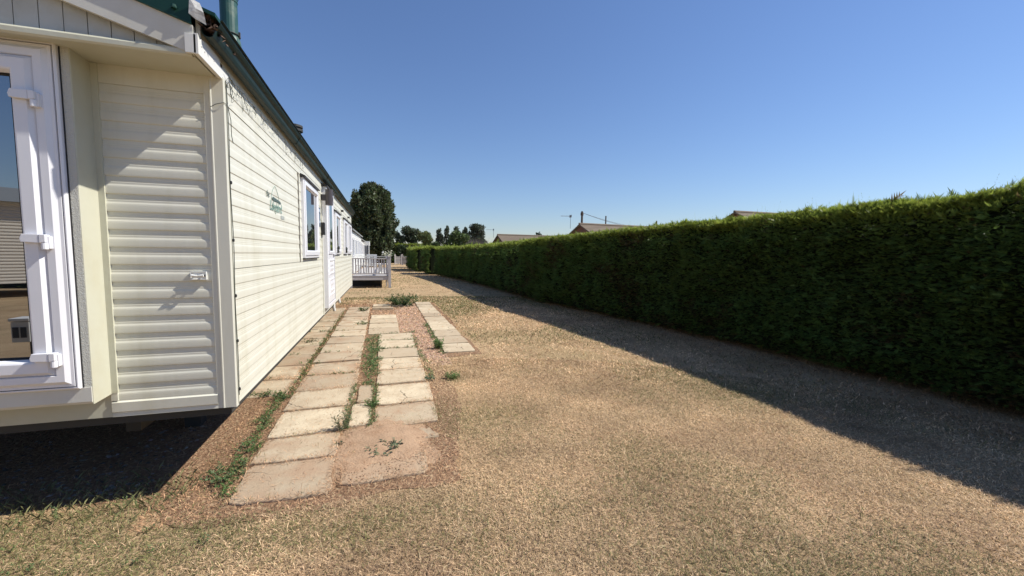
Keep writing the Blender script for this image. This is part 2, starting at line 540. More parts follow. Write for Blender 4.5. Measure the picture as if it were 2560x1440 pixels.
# patio door
YD = 2.745
pd = MB()
DX0, DX1, DZ0, DZ1 = -3.455, -1.551, 0.79, 2.555
frame_sweep(pd, DX0, DX1, DZ0, DZ1, YD, [(0, -0.05), (0, 0.012), (0.006, 0.018), (0.011, 0.018), (0.012, 0.010), (0.016, 0.010), (0.017, 0.020), (0.030, 0.021), (0.048, 0.036), (0.080, 0.036), (0.083, 0.030), (0.083, -0.03)])
pd.build("patio_door_frame", MUPVC, cv)
pdo = bpy.data.objects["patio_door_frame"]
pr_ = MB()
frame_sweep(pr_, DX0 + 0.0125, DX1 - 0.0125, DZ0 + 0.0125, DZ1 - 0.0125, YD, [(0, 0.0112), (0.0035, 0.0112)])
pr_.build("frame_seal", MBLACK, pdo)
for (a, b, nm) in ((XC + 0.004, DX1 - 0.0845, 0), (DX0 + 0.0845, XC - 0.004, 1)):
    lf = MB()
    frame_sweep(lf, a, b, DZ0 + 0.0845, DZ1 - 0.0845, YD, [(0, -0.02), (0, 0.026), (0.003, 0.028), (0.020, 0.050), (0.068, 0.050), (0.076, 0.046), (0.088, 0.026), (0.092, 0.018), (0.092, -0.02)])
    lo = lf.build("patio_door", MUPVC, cv)
    gp = MB()
    gp.box(a + 0.091, b - 0.091, YD - 0.012, YD - 0.004, DZ0 + 0.175, DZ1 - 0.175)
    gp.build("pane", MGLASS, lo)
    gk = MB()
    frame_sweep(gk, a + 0.088, b - 0.088, DZ0 + 0.173, DZ1 - 0.173, YD, [(0.002, 0.0265), (0.006, 0.0155), (0.010, 0.0135), (0.012, 0.0135)])
    gk.build("pane_gasket", MBLACK, lo)
    if nm == 0:
        for hz in (2.285, 1.59, 0.985):
            hm = MB()
            # leaf plate (tapering away from the knuckle) and frame knuckle hanging below it
            x1 = b - 0.003
            hm.prism([(x1 - 0.074, YD - 0.052, hz - 0.010), (x1 - 0.070, YD - 0.052, hz - 0.026), (x1, YD - 0.052, hz - 0.030), (x1, YD - 0.052, hz + 0.014), (x1 - 0.066, YD - 0.052, hz + 0.014)], (0, -0.020, 0))
            hm.prism([(x1 + 0.002, YD - 0.040, hz - 0.030), (x1 + 0.026, YD - 0.040, hz - 0.026), (x1 + 0.026, YD - 0.040, hz + 0.012), (x1 + 0.002, YD - 0.040, hz + 0.014)], (0, -0.034, 0))
            hm.tube([(x1 + 0.016, YD - 0.060, hz - 0.062), (x1 + 0.016, YD - 0.060, hz - 0.028)], 0.0135, 12)
            hm.box(x1 + 0.006, x1 + 0.034, YD - 0.058, YD - 0.034, hz - 0.058, hz + 0.004)
            hm.build("hinge", MUPVC, lo, bevel=0.0025)
# black gaps round the frame
gp = MB()
gp.box(DX1 + 0.001, DX1 + 0.006, Y1 - 0.004, Y1 + 0.004, DZ0, 2.556)
gp.box(DX0, DX1 + 0.006, Y1 - 0.006, Y1 + 0.05, 2.5555, 2.566)
gp.build("frame_gap", MBLACK, cv)
# soffit with front lip
so = MB()
pr = [(0, Y0 + 0.03, 2.552), (0, 2.655, 2.548), (0, 2.645, 2.538), (0, 2.630, 2.536), (0, 2.622, 2.545), (0, 2.622, 2.566), (0, 2.630, 2.576), (0, 2.66, 2.580), (0, Y0 + 0.03, 2.580)]
so.prism([(-4.1, y, z) for _, y, z in pr], (4.1 - 0.935, 0, 0))
so.build("soffit", MCREAM, cv)
# gable boarding: vertical boards with open grooves
gb = MB()
def zroof(x): return 2.684 + 0.333 * (-0.936 - x) if x > XC else 2.684 + 0.333 * (-0.936 - (2 * XC - x))
x = -4.0
while x < -0.95:
    x2 = min(x + 0.0935, -0.94)
    gb.prism([(x + 0.002, 2.668, 2.575), (x2 - 0.002, 2.668, 2.575), (x2 - 0.002, 2.668, max(2.58, zroof(x2))), (x + 0.002, 2.668, max(2.58, zroof(x)))], (0, 0.012, 0))
    x += 0.0935
gb.prism([(-4.0, 2.684, 2.57), (-0.93, 2.684, 2.57), (XC, 2.684, zroof(XC))], (0, 0.02, 0))
gb.build("gable_boards", MBOARD, cv)
# barge boards
bg_ = MB()
bg_.prism([(-0.925, 2.618, 2.546), (-0.925, 2.618, 2.690), (XC, 2.618, 2.690 + 0.333 * (XC + 0.925) * -1), (XC, 2.618, 2.546 + 0.326 * (-0.925 - XC))], (0, 0.026, 0))
xm = 2 * XC + 0.925
bg_.prism([(xm, 2.618, 2.546), (xm, 2.618, 2.690), (XC, 2.618, 2.690 + 0.333 * (XC + 0.925) * -1), (XC, 2.618, 2.546 + 0.326 * (-0.925 - XC))], (0, 0.026, 0))
bg_.build("barge_board", MBARGE, cv)
# moulded end cap of the eave
ec = MB()
ec.box(-0.956, -0.906, 2.600, 2.6165, 2.545, 2.640)
ec.prism([(-0.918, 2.600, 2.543), (-0.918, 2.600, 2.645), (-0.918, 2.625, 2.622), (-0.918, 2.650, 2.640), (-0.918, 2.70, 2.648), (-0.918, 2.80, 2.652), (-0.918, 2.90, 2.645), (-0.918, 2.905, 2.61), (-0.918, Y0 + 0.10, 2.60), (-0.918, Y0 + 0.10, 2.545)], (0.022, 0, 0))
for y, z in ((2.640, 2.60), (2.68, 2.59), (2.81, 2.60)):
    ec.tube([(-0.8965, y, z), (-0.893, y, z)], 0.006, 8)
ec.build("eave_end_cap", mat("clean_cream", (0.68, 0.675, 0.63), 0.4, var=0.03, vscale=9), cv, bevel=0.003)
fa = MB()
fa.box(-0.925, -0.905, 2.66, YE, 2.64, 2.765)
fa.build("eave_fascia", MSIDE, cv)
# roof
rf = MB()
ZR0 = 2.765
def zt(x): return ZR0 + 0.333 * (-0.82 - x)
NR = 12
for side in (1, -1):
    for i in range(NR):
        xa = -0.82 + (XC + 0.82) * i / NR; xb_ = -0.82 + (XC + 0.82) * (i + 1) / NR
        za, zb_ = zt(xa), zt(xb_)
        if side < 0: xa, xb_ = 2 * XC - xa, 2 * XC - xb_
        rf.poly([(xa, 2.6125, za), (xb_, 2.6125, zb_ - 0.006), (xb_, YE + 0.05, zb_ - 0.006), (xa, YE + 0.05, za)])
        rf.poly([(xb_, 2.6125, zb_ - 0.006), (xb_, 2.6125, zb_), (xb_, YE + 0.05, zb_), (xb_, YE + 0.05, zb_ - 0.006)])
    xa, xb_ = (-0.82, XC) if side > 0 else (2 * XC + 0.82, XC)
    rf.poly([(xa, 2.6125, ZR0 - 0.018), (xb_, 2.6125, zt(XC) - 0.02), (xb_, YE + 0.05, zt(XC) - 0.02), (xa, YE + 0.05, ZR0 - 0.018)])
    rf.poly([(xa, 2.6125, ZR0), (xa, 2.6125, ZR0 - 0.018), (xa, YE + 0.05, ZR0 - 0.018), (xa, YE + 0.05, ZR0)])
    rf.poly([(xa, 2.6125, ZR0), (xb_, 2.6125, zt(XC)), (xb_, 2.6125, zt(XC) - 0.02), (xa, 2.6125, ZR0 - 0.018)])
rf.build("roof", MGREEN, cv)
cap = MB()
for s_ in (1, -1):
    f_ = lambda x: x if s_ > 0 else 2 * XC - x
    za = 2.689
    P = [(f_(-0.927), za), (f_(XC), za + 0.333 * (-0.927 - XC)), (f_(XC), za + 0.118 + 0.333 * (-0.927 - XC)), (f_(-0.927), za + 0.118)]
    cap.prism([(a, 2.611, b) for a, b in P], (0, 0.006, 0))
    lip = [(a, 2.605, b) for a, b in [P[0], P[1], (P[1][0], P[1][1] + 0.008), (P[0][0], P[0][1] + 0.008)]]
    cap.prism(lip, (0, 0.0055, 0))
cap.build("roof_edge_trim", MGREEN, cv)
bl = MB(); bl.lathe((-0.995, 2.602, 2.757), [(0.012, -0.006), (0.013, 0.0), (0.010, 0.012)], 8)
bl.build("trim_bolt", MGREEN, cv)
# loose flashing and leaf litter in the open gutter end
fs = MB()
fs.faces([(-0.925, 2.597, 2.815), (-0.885, 2.612, 2.800), (-0.868, 2.605, 2.755), (-0.862, 2.618, 2.700), (-0.905, 2.603, 2.715), (-0.930, 2.594, 2.735), (-0.90, 2.596, 2.765)],
         [(0, 6, 1), (1, 6, 2), (2, 6, 3), (3, 6, 4), (4, 6, 5), (5, 6, 0)])
fs.build("torn_flashing", MGREYPL, cv)
# gutter
gt = MB()
gp_ = [(-0.895, 2.735), (-0.893, 2.668), (-0.884, 2.654), (-0.862, 2.650), (-0.846, 2.655), (-0.838, 2.672), (-0.832, 2.694), (-0.818, 2.706), (-0.808, 2.722), (-0.806, 2.742), (-0.798, 2.744), (-0.796, 2.738)]
go = [(x, 2.64, z) for x, z in gp_]; gi = [(x + 0.003, 2.64, z + 0.003) for x, z in gp_]
gt.strip(go, (0, 0, 0), (0, YE + 0.13 - 2.64, 0))
gt.strip(gi, (0, 0, 0), (0, YE + 0.13 - 2.64, 0))
for i in range(len(go) - 1):
    gt.poly([go[i], go[i + 1], gi[i + 1], gi[i]])
gt.poly([(x, YE + 0.13, z) for x, z in gp_])
for y in (4.9, 7.2, 9.5, 11.8):
    gt.strip([(x + 0.004, 0, z - 0.004) for x, z in gp_[1:-2]], (0, y - 0.04, 0), (0, y + 0.04, 0))
gt.build("gutter", MGUT, cv)
# flue and roof vent
fu = MB()
fc = (-1.05, 3.62, 0)
fu.lathe((fc[0], fc[1], 2.80), [(0.15, 0.0), (0.135, 0.06), (0.125, 0.085), (0.115, 0.09), (0.105, 0.14), (0.092, 0.15), (0.083, 0.205), (0.075, 0.215), (0.066, 0.275), (0.061, 0.285), (0.0605, 0.30), (0.055, 0.305), (0.055, 0.53), (0.0585, 0.531), (0.0585, 0.548), (0.055, 0.549), (0.055, 1.25)], 20)
fu.build("flue_pipe", MFLUE, cv, smooth=False)
fr = MB()
fr.tube([(fc[0] + 0.0605 * math.cos(a), fc[1] + 0.0605 * math.sin(a), 3.36 + 0.004 * math.sin(3 * a)) for a in np.linspace(0, 2 * math.pi, 21)], 0.0025, 6)
fr.build("flue_strap", MDARK, cv); fr = MB()
fr.tube([(fc[0] + 0.0655 * math.cos(a), fc[1] + 0.0655 * math.sin(a), 3.10) for a in np.linspace(0, 2 * math.pi, 21)], 0.004, 6)
fr.tube([(fc[0] + 0.066, fc[1] - 0.01, 3.085), (fc[0] + 0.066, fc[1] - 0.01, 3.125)], 0.007, 6)
fr.build("flue_strap", MDARK, cv)
rv = MB()
rv.lathe((-1.0, 5.66, 2.80), [(0.055, 0.0), (0.055, 0.17), (0.09, 0.18), (0.09, 0.205), (0.075, 0.21), (0.09, 0.225), (0.088, 0.25), (0.05, 0.262)], 16)
rv.build("roof_vent", MDARK, cv)

# side windows
def side_window(y0, y1, z0, z1, big=False):
    w = MB()
    frame_sweep(w, y0, y1, z0, z1, XS, [(0, -0.02), (0, 0.028), (0.02, 0.030), (0.024, 0.024), (0.028, 0.024), (0.032, 0.040), (0.075, 0.042), (0.088, 0.030), (0.092, 0.012), (0.092, 0.0)], 'side')
    if big:
        w.box(XS, XS + 0.036, y0 + 0.73, y0 + 0.79, z0 + 0.09, z1 - 0.09)
    wo_ = w.build("window", MUPVC, cv)
    p_ = MB(); p_.box(XS + 0.008, XS + 0.014, y0 + 0.09, y1 - 0.09, z0 + 0.09, z1 - 0.09)
    p_.build("pane", MGLASS2, wo_)
    h = MB(); h.prism([(XS - 0.005, y0 - 0.03, z1 + 0.004), (XS + 0.055, y0 - 0.03, z1 + 0.002), (XS + 0.055, y0 - 0.03, z1 + 0.016), (XS - 0.005, y0 - 0.03, z1 + 0.045)], (0, y1 - y0 + 0.06, 0))
    h.build("rain_hood", MBLACK, wo_)
    s2 = MB(); s2.box(XS - 0.004, XS + 0.0275, y0 + 0.01, y1 - 0.01, z0 - 0.012, z0 - 0.001)
    s2.build("bottom_seal", MDARK, wo_)
    return wo_
w1 = side_window(5.375, 6.49, 1.462, 2.40)
for (a, b) in ((8.75, 9.72), (10.62, 11.58), (11.92, 12.95)):
    ww = side_window(a, b, 1.50, 2.33)
    if a < 11.8:
        k = MB()
        for j in range(9):
            c_ = Vector((XS + 0.055 + random.uniform(-.012, .012), a + 0.10 + random.uniform(-.05, .05), 1.60 + random.uniform(-.05, .05)))
            r_ = random.uniform(.02, .035)
            k.lathe(c_, [(0.3 * r_, -r_), (r_, -0.2 * r_), (0.8 * r_, 0.5 * r_), (0.2 * r_, r_)], 6)
        k.build("dark_hanging_bow", mat("dark_bow", (0.05, 0.055, 0.05), 0.8), ww)
# vertical panel joints
vj = MB()
vj.box(XS - 0.006, XS + 0.006, 5.20, 5.225, 1.42, 2.42)
vj.build("panel_joint", mat("dark_joint", (0.16, 0.15, 0.13), 0.7), cv)  # dark strip along the panel joint
vj = MB()
vj.box(XS - 0.006, XS + 0.012, 6.99, 7.06, ZB, 2.42)
vj.build("joint_cover", MSIDE, cv)
# side door
sd = MB()
frame_sweep(sd, 7.13, 8.14, 0.64, 2.56, XS, [(0, -0.02), (0, 0.062), (0.045, 0.066), (0.05, 0.058), (0.056, 0.058), (0.06, 0.066), (0.064, 0.066)], 'side')
sd.build("side_door_frame", MUPVC, cv)
sdl = MB()
sdl.box(XS + 0.02, XS + 0.060, 7.195, 8.075, 0.705, 2.495)
for z0, z1 in ((0.80, 1.10), (1.16, 1.42)):
    frame_sweep(sdl, 7.30, 7.97, z0, z1, XS + 0.060, [(0, 0.0), (0.01, 0.012), (0.03, 0.012), (0.045, 0.002), (0.09, 0.010), (0.11, 0.010), (0.115, 0.001)], 'side')
sdo = sdl.build("side_door", MUPVC, cv)
wpan = MB(); wpan.box(XS + 0.0605, XS + 0.066, 7.36, 7.90, 1.56, 2.36); wpan.build("pane", MGLASS2, sdo)
wfr = MB(); frame_sweep(wfr, 7.31, 7.95, 1.51, 2.41, XS + 0.060, [(0, 0), (0.0, 0.016), (0.035, 0.018), (0.05, 0.004)], 'side'); wfr.build("pane_bead", MUPVC, sdo)
hd = MB(); hd.box(XS + 0.060, XS + 0.072, 7.985, 8.02, 1.40, 1.62); hd.box(XS + 0.072, XS + 0.105, 7.89, 8.015, 1.49, 1.515); hd.build("handle", MUPVC, sdo, bevel=0.003)
dh = MB(); dh.prism([(XS, 7.08, 2.566), (XS + 0.09, 7.08, 2.562), (XS + 0.09, 7.08, 2.574), (XS, 7.08, 2.61)], (0, 1.12, 0)); dh.build("door_hood", MBLACK, sdo)
# wall lamp
wl = MB(); wl.tube([(XS + 0.115, 7.02, 2.26), (XS + 0.115, 7.02, 2.50)], 0.055, 14); wl.box(XS + 0.0, XS + 0.07, 6.99, 7.05, 2.33, 2.42)
wl.build("wall_lamp", MLEAD, cv)
# black box under the lamp
ub = MB(); ub.box(XS + 0.0, XS + 0.05, 6.93, 7.03, 1.80, 1.99); ub.build("junction_box", MBLACK, cv, bevel=0.006)
# plaque
pq = MB(); pq.box(XS + 0.001, XS + 0.014, 6.56, 6.80, 1.91, 2.19); pqo = pq.build("number_plaque", MNAVY, cv)
pq = MB()
pq.box(XS + 0.0142, XS + 0.0155, 6.60, 6.76, 2.125, 2.165)
pq.box(XS + 0.0142, XS + 0.0155, 6.66, 6.685, 1.96, 2.10)
pq.box(XS + 0.0142, XS + 0.0155, 6.70, 6.76, 1.96, 2.00)
pq.build("plaque_print", MPALE, pqo)
# small eave fixings far along
for y in (10.2, 12.0):
    ef = MB(); ef.box(XS, XS + 0.05, y, y + 0.09, 2.46, 2.50); ef.build("eave_light", MDARK, cv, bevel=0.004)
# white waste pipes below the floor edge
for y, h in ((8.75, 0.17), (9.75, 0.12)):
    wp = MB(); wp.tube([(XS - 0.04, y, ZB - 0.003), (XS - 0.04, y, ZB - h * 0.6), (XS - 0.03, y + 0.02, ZB - h)], 0.028, 10)
    wp.build("waste_pipe", MWHITE, cv)
# awning bracket on the end panel
lb = MB()
lx, lz = -1.060, 1.382
lb.box(lx - 0.041, lx + 0.041, Y0 - 0.012, Y0 - 0.001, lz - 0.024, lz + 0.024)
frame_sweep(lb, lx - 0.041, lx + 0.041, lz - 0.024, lz + 0.024, Y0 - 0.012, [(0, 0), (0, 0.006), (0.004, 0.006), (0.006, 0.0)])
lbo = lb.build("door_catch", MWHITE, cv)
lb = MB()
lb.tube([(lx - 0.020, Y0 - 0.014, lz), (lx - 0.020, Y0 - 0.030, lz + 0.002)], 0.0045, 8)
lb.tube([(lx + 0.020, Y0 - 0.014, lz), (lx + 0.020, Y0 - 0.030, lz + 0.002)], 0.0045, 8)
lb.tube([(lx - 0.030, Y0 - 0.029, lz + 0.002), (lx - 0.012, Y0 - 0.030, lz), (lx, Y0 - 0.030, lz - 0.001), (lx + 0.012, Y0 - 0.030, lz), (lx + 0.030, Y0 - 0.029, lz + 0.002)], [0.008, 0.006, 0.004, 0.006, 0.008], 8)
lb.build("catch_bar", MWHITE, lbo)
lb = MB()
for s_ in (-1, 1):
    lb = MB()
    lb.box(lx + s_ * 0.032 - 0.003, lx + s_ * 0.032 + 0.003, Y0 - 0.0135, Y0 - 0.0121, lz - 0.006, lz + 0.006)
    lb.build("catch_screw", MDARK, lbo)
# name decal on the side
def text_mesh(name, body, size, loc, m, parent, shear=0.0, extr=0.0006, xs=1.0):
    cu = bpy.data.curves.new(name, 'FONT')
    cu.body = body; cu.size = size; cu.extrude = extr; cu.shear = shear; cu.align_x = 'CENTER'
    to = bpy.data.objects.new(name + "_src", cu)
    COL.objects.link(to)
    bpy.context.view_layer.update()
    dg = bpy.context.evaluated_depsgraph_get()
    me = bpy.data.meshes.new_from_object(to.evaluated_get(dg))
    bpy.data.objects.remove(to)
    bpy.data.curves.remove(cu)
    org = ORG[parent.name]
    # text x -> world +Y, text y -> world +Z, text z -> world +X
    for v in me.vertices:
        x, y, z = v.co
        v.co = Vector((loc[0] + z, loc[1] + x * xs, loc[2] + y)) - org
    me.materials.clear(); me.materials.append(m)
    o = bpy.data.objects.new(name, me)
    COL.objects.link(o); o.parent = parent
    ORG[o.name] = org
    return o
XD = XS + 0.0015
dcl = MB()
def lens(yc, z0, z1, w, n=16):
    zs = np.linspace(z0, z1, n)
    t = (zs - z0) / (z1 - z0)
    return [yc - w * math.sin(math.pi * a) ** 0.8 for a in t], [yc + w * math.sin(math.pi * a) ** 0.8 for a in t], zs
l_, r_, zs = lens(4.14, 1.865, 2.105, 0.13)
for side in (l_, r_):
    dcl.tube([(XD, y, z) for y, z in zip(side, zs)], 0.0016, 5)
deco = dcl.build("name_decal", MLOGO, cv)
dcl = MB()
dcl.prism([(XD, 4.02, 1.985), (XD, 4.06, 2.005), (XD, 4.32, 1.992), (XD, 4.36, 1.972), (XD, 4.30, 1.967), (XD, 4.22, 1.975), (XD, 4.08, 1.970)], (0.001, 0, 0))
dcl.build("decal_swoosh", MLOGO2, deco)
text_mesh("decal_lettering", "Lakeland", 0.118, (XD, 4.17, 1.888), MLOGO, deco, xs=1.03)
text_mesh("decal_the", "the", 0.075, (XD, 3.90, 1.985), MLOGO2, deco)
dcl = MB(); dcl.box(XD, XD + 0.001, 4.33, 4.47, 1.835, 1.868); dcl.build("decal_bar", mat("grey_decal", (0.36, 0.38, 0.35), 0.5), deco)

# string of lights, unlit, hanging below the gutter and down the corner
sl_ = thing("string_lights", (XS, Y0, 2.5), "dark wire of unlit string lights tangled below the gutter and down the caravan corner", "string lights")
wr = MB()
path = [(-0.884, 2.945, 2.545)]
for z in np.linspace(2.50, 0.62, 26):
    path.append((-0.884 + 0.002 * math.sin(z * 9), Y0 + 0.024 + 0.003 * math.sin(z * 5), z))
wr.tube(path, 0.0022, 5)
pth = []
for i, y in enumerate(np.linspace(2.95, 5.6, 60)):
    pth.append((-0.882 + 0.008 * math.sin(i * 1.7), y, 2.60 - 0.03 * abs(math.sin(i * 0.45)) - 0.012 * math.sin(i * 1.1)))
wr.tube(pth, 0.0013, 5)
for i in range(22):
    y = 2.98 + 2.6 * (i / 22) ** 1.5 + random.uniform(-.05, .05); z = 2.585
    q = [(-0.884, y, z)]
    for k in range(1, 6):
        q.append((-0.884 + random.uniform(-.004, .01), y + random.uniform(-.02, .05) * (1 + k * .2), z - k * random.uniform(.006, .03) * random.uniform(.3, 1.2)))
    if i % 3 == 0:
        q += [(-0.880, y + .08, q[-1][2] + .03), (-0.878, y + .13, q[-1][2] + .045)]
    wr.tube(q, 0.0012, 5)
for i in range(3):
    a0 = random.uniform(0, 6)
    wr.tube([(-0.88 + 0.004 * i, 2.985 + 0.03 * math.cos(a) + 0.012 * i, 2.52 + 0.028 * math.sin(a) - 0.012 * i) for a in np.linspace(a0, a0 + 4.6, 12)], 0.0018, 5)
wr.tube([(-0.96, Y0 - 0.016, 2.375), (-0.93, Y0 - 0.017, 2.395), (-0.889, Y0 - 0.016, 2.408), (-0.886, Y0 + 0.02, 2.405)], 0.0018, 5)
wr.tube([(-0.884, Y0 + 0.03, 2.40), (-0.880, Y0 + 0.06, 2.33), (-0.884, Y0 + 0.075, 2.24), (-0.884, Y0 + 0.10, 2.20)], 0.0020, 5)
wr.build("wire", MWIRE, sl_)
for z in (1.95, 1.60, 1.255, 0.97, 0.66):
    b2 = MB(); b2.lathe((-0.882, Y0 + 0.026, z), [(0.002, -0.012), (0.006, -0.007), (0.006, 0.005), (0.002, 0.010)], 8)
    b2.build("bulb", MBLACK, sl_)
# leaves caught in the gutter end
N = 260
P = np.stack([rng.uniform(-0.895, -0.825, N), rng.uniform(2.63, 2.95, N), 2.685 + rng.uniform(0, 0.085, N)], 1)
def leaf_quads(P, size, A=None, B=None):
    n = len(P)
    if A is None:
        A = unit(rng.normal(size=(n, 3)))
        B = unit(np.cross(A, rng.normal(size=(n, 3))))
    s = size[:, None] if isinstance(size, np.ndarray) else size
    return np.stack([P - A * s, P + B * s * 0.45, P + A * s, P - B * s * 0.45], 1)
Cc = np.array([0.07, 0.045, 0.035]) * rng.uniform(0.4, 2.0, (N, 1))
ll = raw_mesh("leaf_litter", leaf_quads(P, rng.uniform(.012, .032, N)), 4, Cc, MSTONE, loc=(-0.86, 2.7, 2.7))
tag(ll, "clump of dead brown leaves stuffed in the open gutter end", "leaf litter", kind="stuff")

# ------------------------------------------------------------------ paving slabs
def slab_material():
    m, nt, p = _mat("paving_concrete")
    L = nt.links
    geo = nt.nodes.new("ShaderNodeNewGeometry"); oi = nt.nodes.new("ShaderNodeObjectInfo")
    def noise(s, d=8, r=0.65):
        nz = nt.nodes.new("ShaderNodeTexNoise"); nz.inputs["Scale"].default_value = s; nz.inputs["Detail"].default_value = d; nz.inputs["Roughness"].default_value = r
        L.new(geo.outputs["Position"], nz.inputs["Vector"]); return nz.outputs[0]
    def rng_(src, a, b, lo=0, hi=1):
        r = nt.nodes.new("ShaderNodeMapRange"); r.inputs[1].default_value = a; r.inputs[2].default_value = b; r.inputs[3].default_value = lo; r.inputs[4].default_value = hi
        L.new(src, r.inputs[0]); return r.outputs[0]
    def mix(f, a, b):
        x = nt.nodes.new("ShaderNodeMix"); x.data_type = 'RGBA'
        for i, c in ((6, a), (7, b)):
            if isinstance(c, tuple): x.inputs[i].default_value = (*c, 1)
            else: L.new(c, x.inputs[i])
        L.new(f, x.inputs[0]); return x.outputs[2]
    at = nt.nodes.new("ShaderNodeAttribute"); at.attribute_type = 'OBJECT'; at.attribute_name = "soil"
    base = mix(rng_(oi.outputs["Random"], 0, 1), (0.56, 0.47, 0.335), (0.36, 0.285, 0.20))
    base = mix(rng_(noise(4.5), 0.42, 0.66, 0, 0.6), base, (0.37, 0.28, 0.185))
    # soil film: wide patches whose reach grows with the slab's own amount of soil
    nz = noise(3.2, 8, 0.6)
    add = nt.nodes.new("ShaderNodeMath"); add.operation = 'ADD'
    L.new(nz, add.inputs[0]); L.new(at.outputs[2], add.inputs[1])
    base = mix(rng_(add.outputs[0], 0.60, 0.82, 0, 0.85), base, (0.36, 0.245, 0.16))
    base = mix(rng_(noise(90, 3), 0.62, 0.72, 0, 0.6), base, (0.20, 0.15, 0.11))
    vo = nt.nodes.new("ShaderNodeTexVoronoi"); vo.feature = 'DISTANCE_TO_EDGE'; vo.inputs["Scale"].default_value = 1.15
    wv = nt.nodes.new("ShaderNodeMix"); wv.data_type = 'RGBA'; wv.blend_type = 'ADD'; wv.inputs[0].default_value = 0.22
    n3 = nt.nodes.new("ShaderNodeTexNoise"); n3.inputs["Scale"].default_value = 5.0; n3.inputs["Detail"].default_value = 5
    L.new(geo.outputs["Position"], n3.inputs["Vector"]); L.new(geo.outputs["Position"], wv.inputs[6]); L.new(n3.outputs[1], wv.inputs[7])
    L.new(wv.outputs[2], vo.inputs["Vector"])
    mk = nt.nodes.new("ShaderNodeMath"); mk.operation = 'MULTIPLY'
    L.new(rng_(vo.outputs["Distance"], 0.002, 0.007, 1, 0), mk.inputs[0]); L.new(rng_(noise(1.1, 2), 0.47, 0.53), mk.inputs[1])
    base = mix(mk.outputs[0], base, (0.10, 0.075, 0.05))
    L.new(base, p.inputs["Base Color"])
    p.inputs["Roughness"].default_value = 0.9; p.inputs["Specular IOR Level"].default_value = 0.2
    b = nt.nodes.new("ShaderNodeBump"); b.inputs["Strength"].default_value = 0.5; b.inputs["Distance"].default_value = 0.012
    L.new(noise(26), b.inputs["Height"]); L.new(b.outputs[0], p.inputs["Normal"])
    return m
MSLAB = slab_material()
SLABS = []
def slab(label, quad, z=0.022, soil=0.0, chip=0.012, group="paving slabs"):
    """quad: four ground corners anticlockwise; outline roughened a little, top bevelled"""
    q = [np.array(p, float) + np.array([random.gauss(0, .005), random.gauss(0, .006)]) for p in quad]
    cx = sum(q) / 4
    SLABS.append(q)
    pts = []
    for i in range(4):
        a, b = q[i], q[(i + 1) % 4]
        n = 7
        for k in range(n):
            t = k / n
            p = a + (b - a) * t
            nn = np.array([(b - a)[1], -(b - a)[0]]); nn /= np.linalg.norm(nn)
            p = p - nn * (0.005 + abs(random.gauss(0, chip * 0.25)) + (chip * 0.6 if k == 0 else 0))
            if k == 0:
                p = p + (cx - a) / np.linalg.norm(cx - a) * chip * random.uniform(0.2, 1.2)
            pts.append(p)
    mb = MB(); n = len(pts)
    tx, ty = random.uniform(-.006, .006), random.uniform(-.006, .006)
    zt_ = lambda p: z + tx * (p[0] - cx[0]) * 2 + ty * (p[1] - cx[1]) * 2
    lo = [(p[0], p[1], -0.01) for p in pts]
    mid = [(p[0], p[1], zt_(p) - 0.006) for p in pts]
    top = [(*(p + (cx - p) * 0.012), zt_(p)) for p in pts]
    mb.faces(lo + mid + top, [(i, (i + 1) % n, n + (i + 1) % n, n + i) for i in range(n)] + [(n + i, n + (i + 1) % n, 2 * n + (i + 1) % n, 2 * n + i) for i in range(n)] + [tuple(range(2 * n, 3 * n))])
    o = mb.build("paving_slab", MSLAB, loc=(cx[0], cx[1], 0))
    o["soil"] = float(soil)
    tag(o, label, "paving slab", group, "thing")
    return o
def rect(x0, x1, y0, y1, sk=0.0):
    return [(x0, y0), (x1, y0 + sk), (x1, y1 + sk), (x0, y1)]
ORD = ["first", "second", "third", "fourth", "fifth", "sixth", "seventh", "eighth", "ninth", "tenth", "eleventh", "twelfth", "thirteenth", "fourteenth"]
# front rows
slab("large nearest slab with a clean left corner, soil spilt over its right half", [(-0.935, 2.735), (-0.32, 2.70), (-0.345, 3.20), (-0.93, 3.22)], soil=0.20, chip=0.025)
slab("pinkish front slab mostly buried in soil, right of the nearest slab", [(-0.30, 2.77), (0.29, 2.79), (0.31, 3.28), (-0.31, 3.24)], z=0.016, soil=0.30, chip=0.03)
slab("worn slab half covered in crumbled soil behind the nearest slab", [(-0.93, 3.23), (-0.345, 3.22), (-0.36, 3.66), (-0.925, 3.64)], soil=0.18)
slab("broken pale slab corner poking out of the soil at the paving's right edge", [(0.10, 3.33), (0.47, 3.36), (0.36, 3.60), (0.06, 3.52)], z=0.012, soil=0.12, chip=0.05)
slab("clean pale slab just in front of the weeds, widest at the left edge", [(-0.925, 3.66), (-0.36, 3.70), (-0.335, 4.28), (-0.93, 4.24)], soil=-0.08)
slab("palest cream slab with a streak of soil on its front edge", [(-0.93, 4.26), (-0.335, 4.30), (-0.295, 4.90), (-0.94, 4.84)], soil=-0.06)
slab("narrow cut strip between two weedy joints, nearer of the pair", rect(-0.305, -0.125, 3.74, 4.30, 0.01), soil=0.0)
slab("narrow cut strip between two weedy joints, farther of the pair", rect(-0.285, -0.115, 4.32, 4.90, 0.01), soil=-0.08)
slab("pale slab with a soil-covered front at the paving's right edge", [(-0.10, 3.62), (0.47, 3.66), (0.49, 4.20), (-0.10, 4.18)], soil=0.16)
slab("bright slab at the right edge, second before the weedy gap", [(-0.10, 4.20), (0.49, 4.22), (0.51, 4.86), (-0.095, 4.84)], soil=0.0)
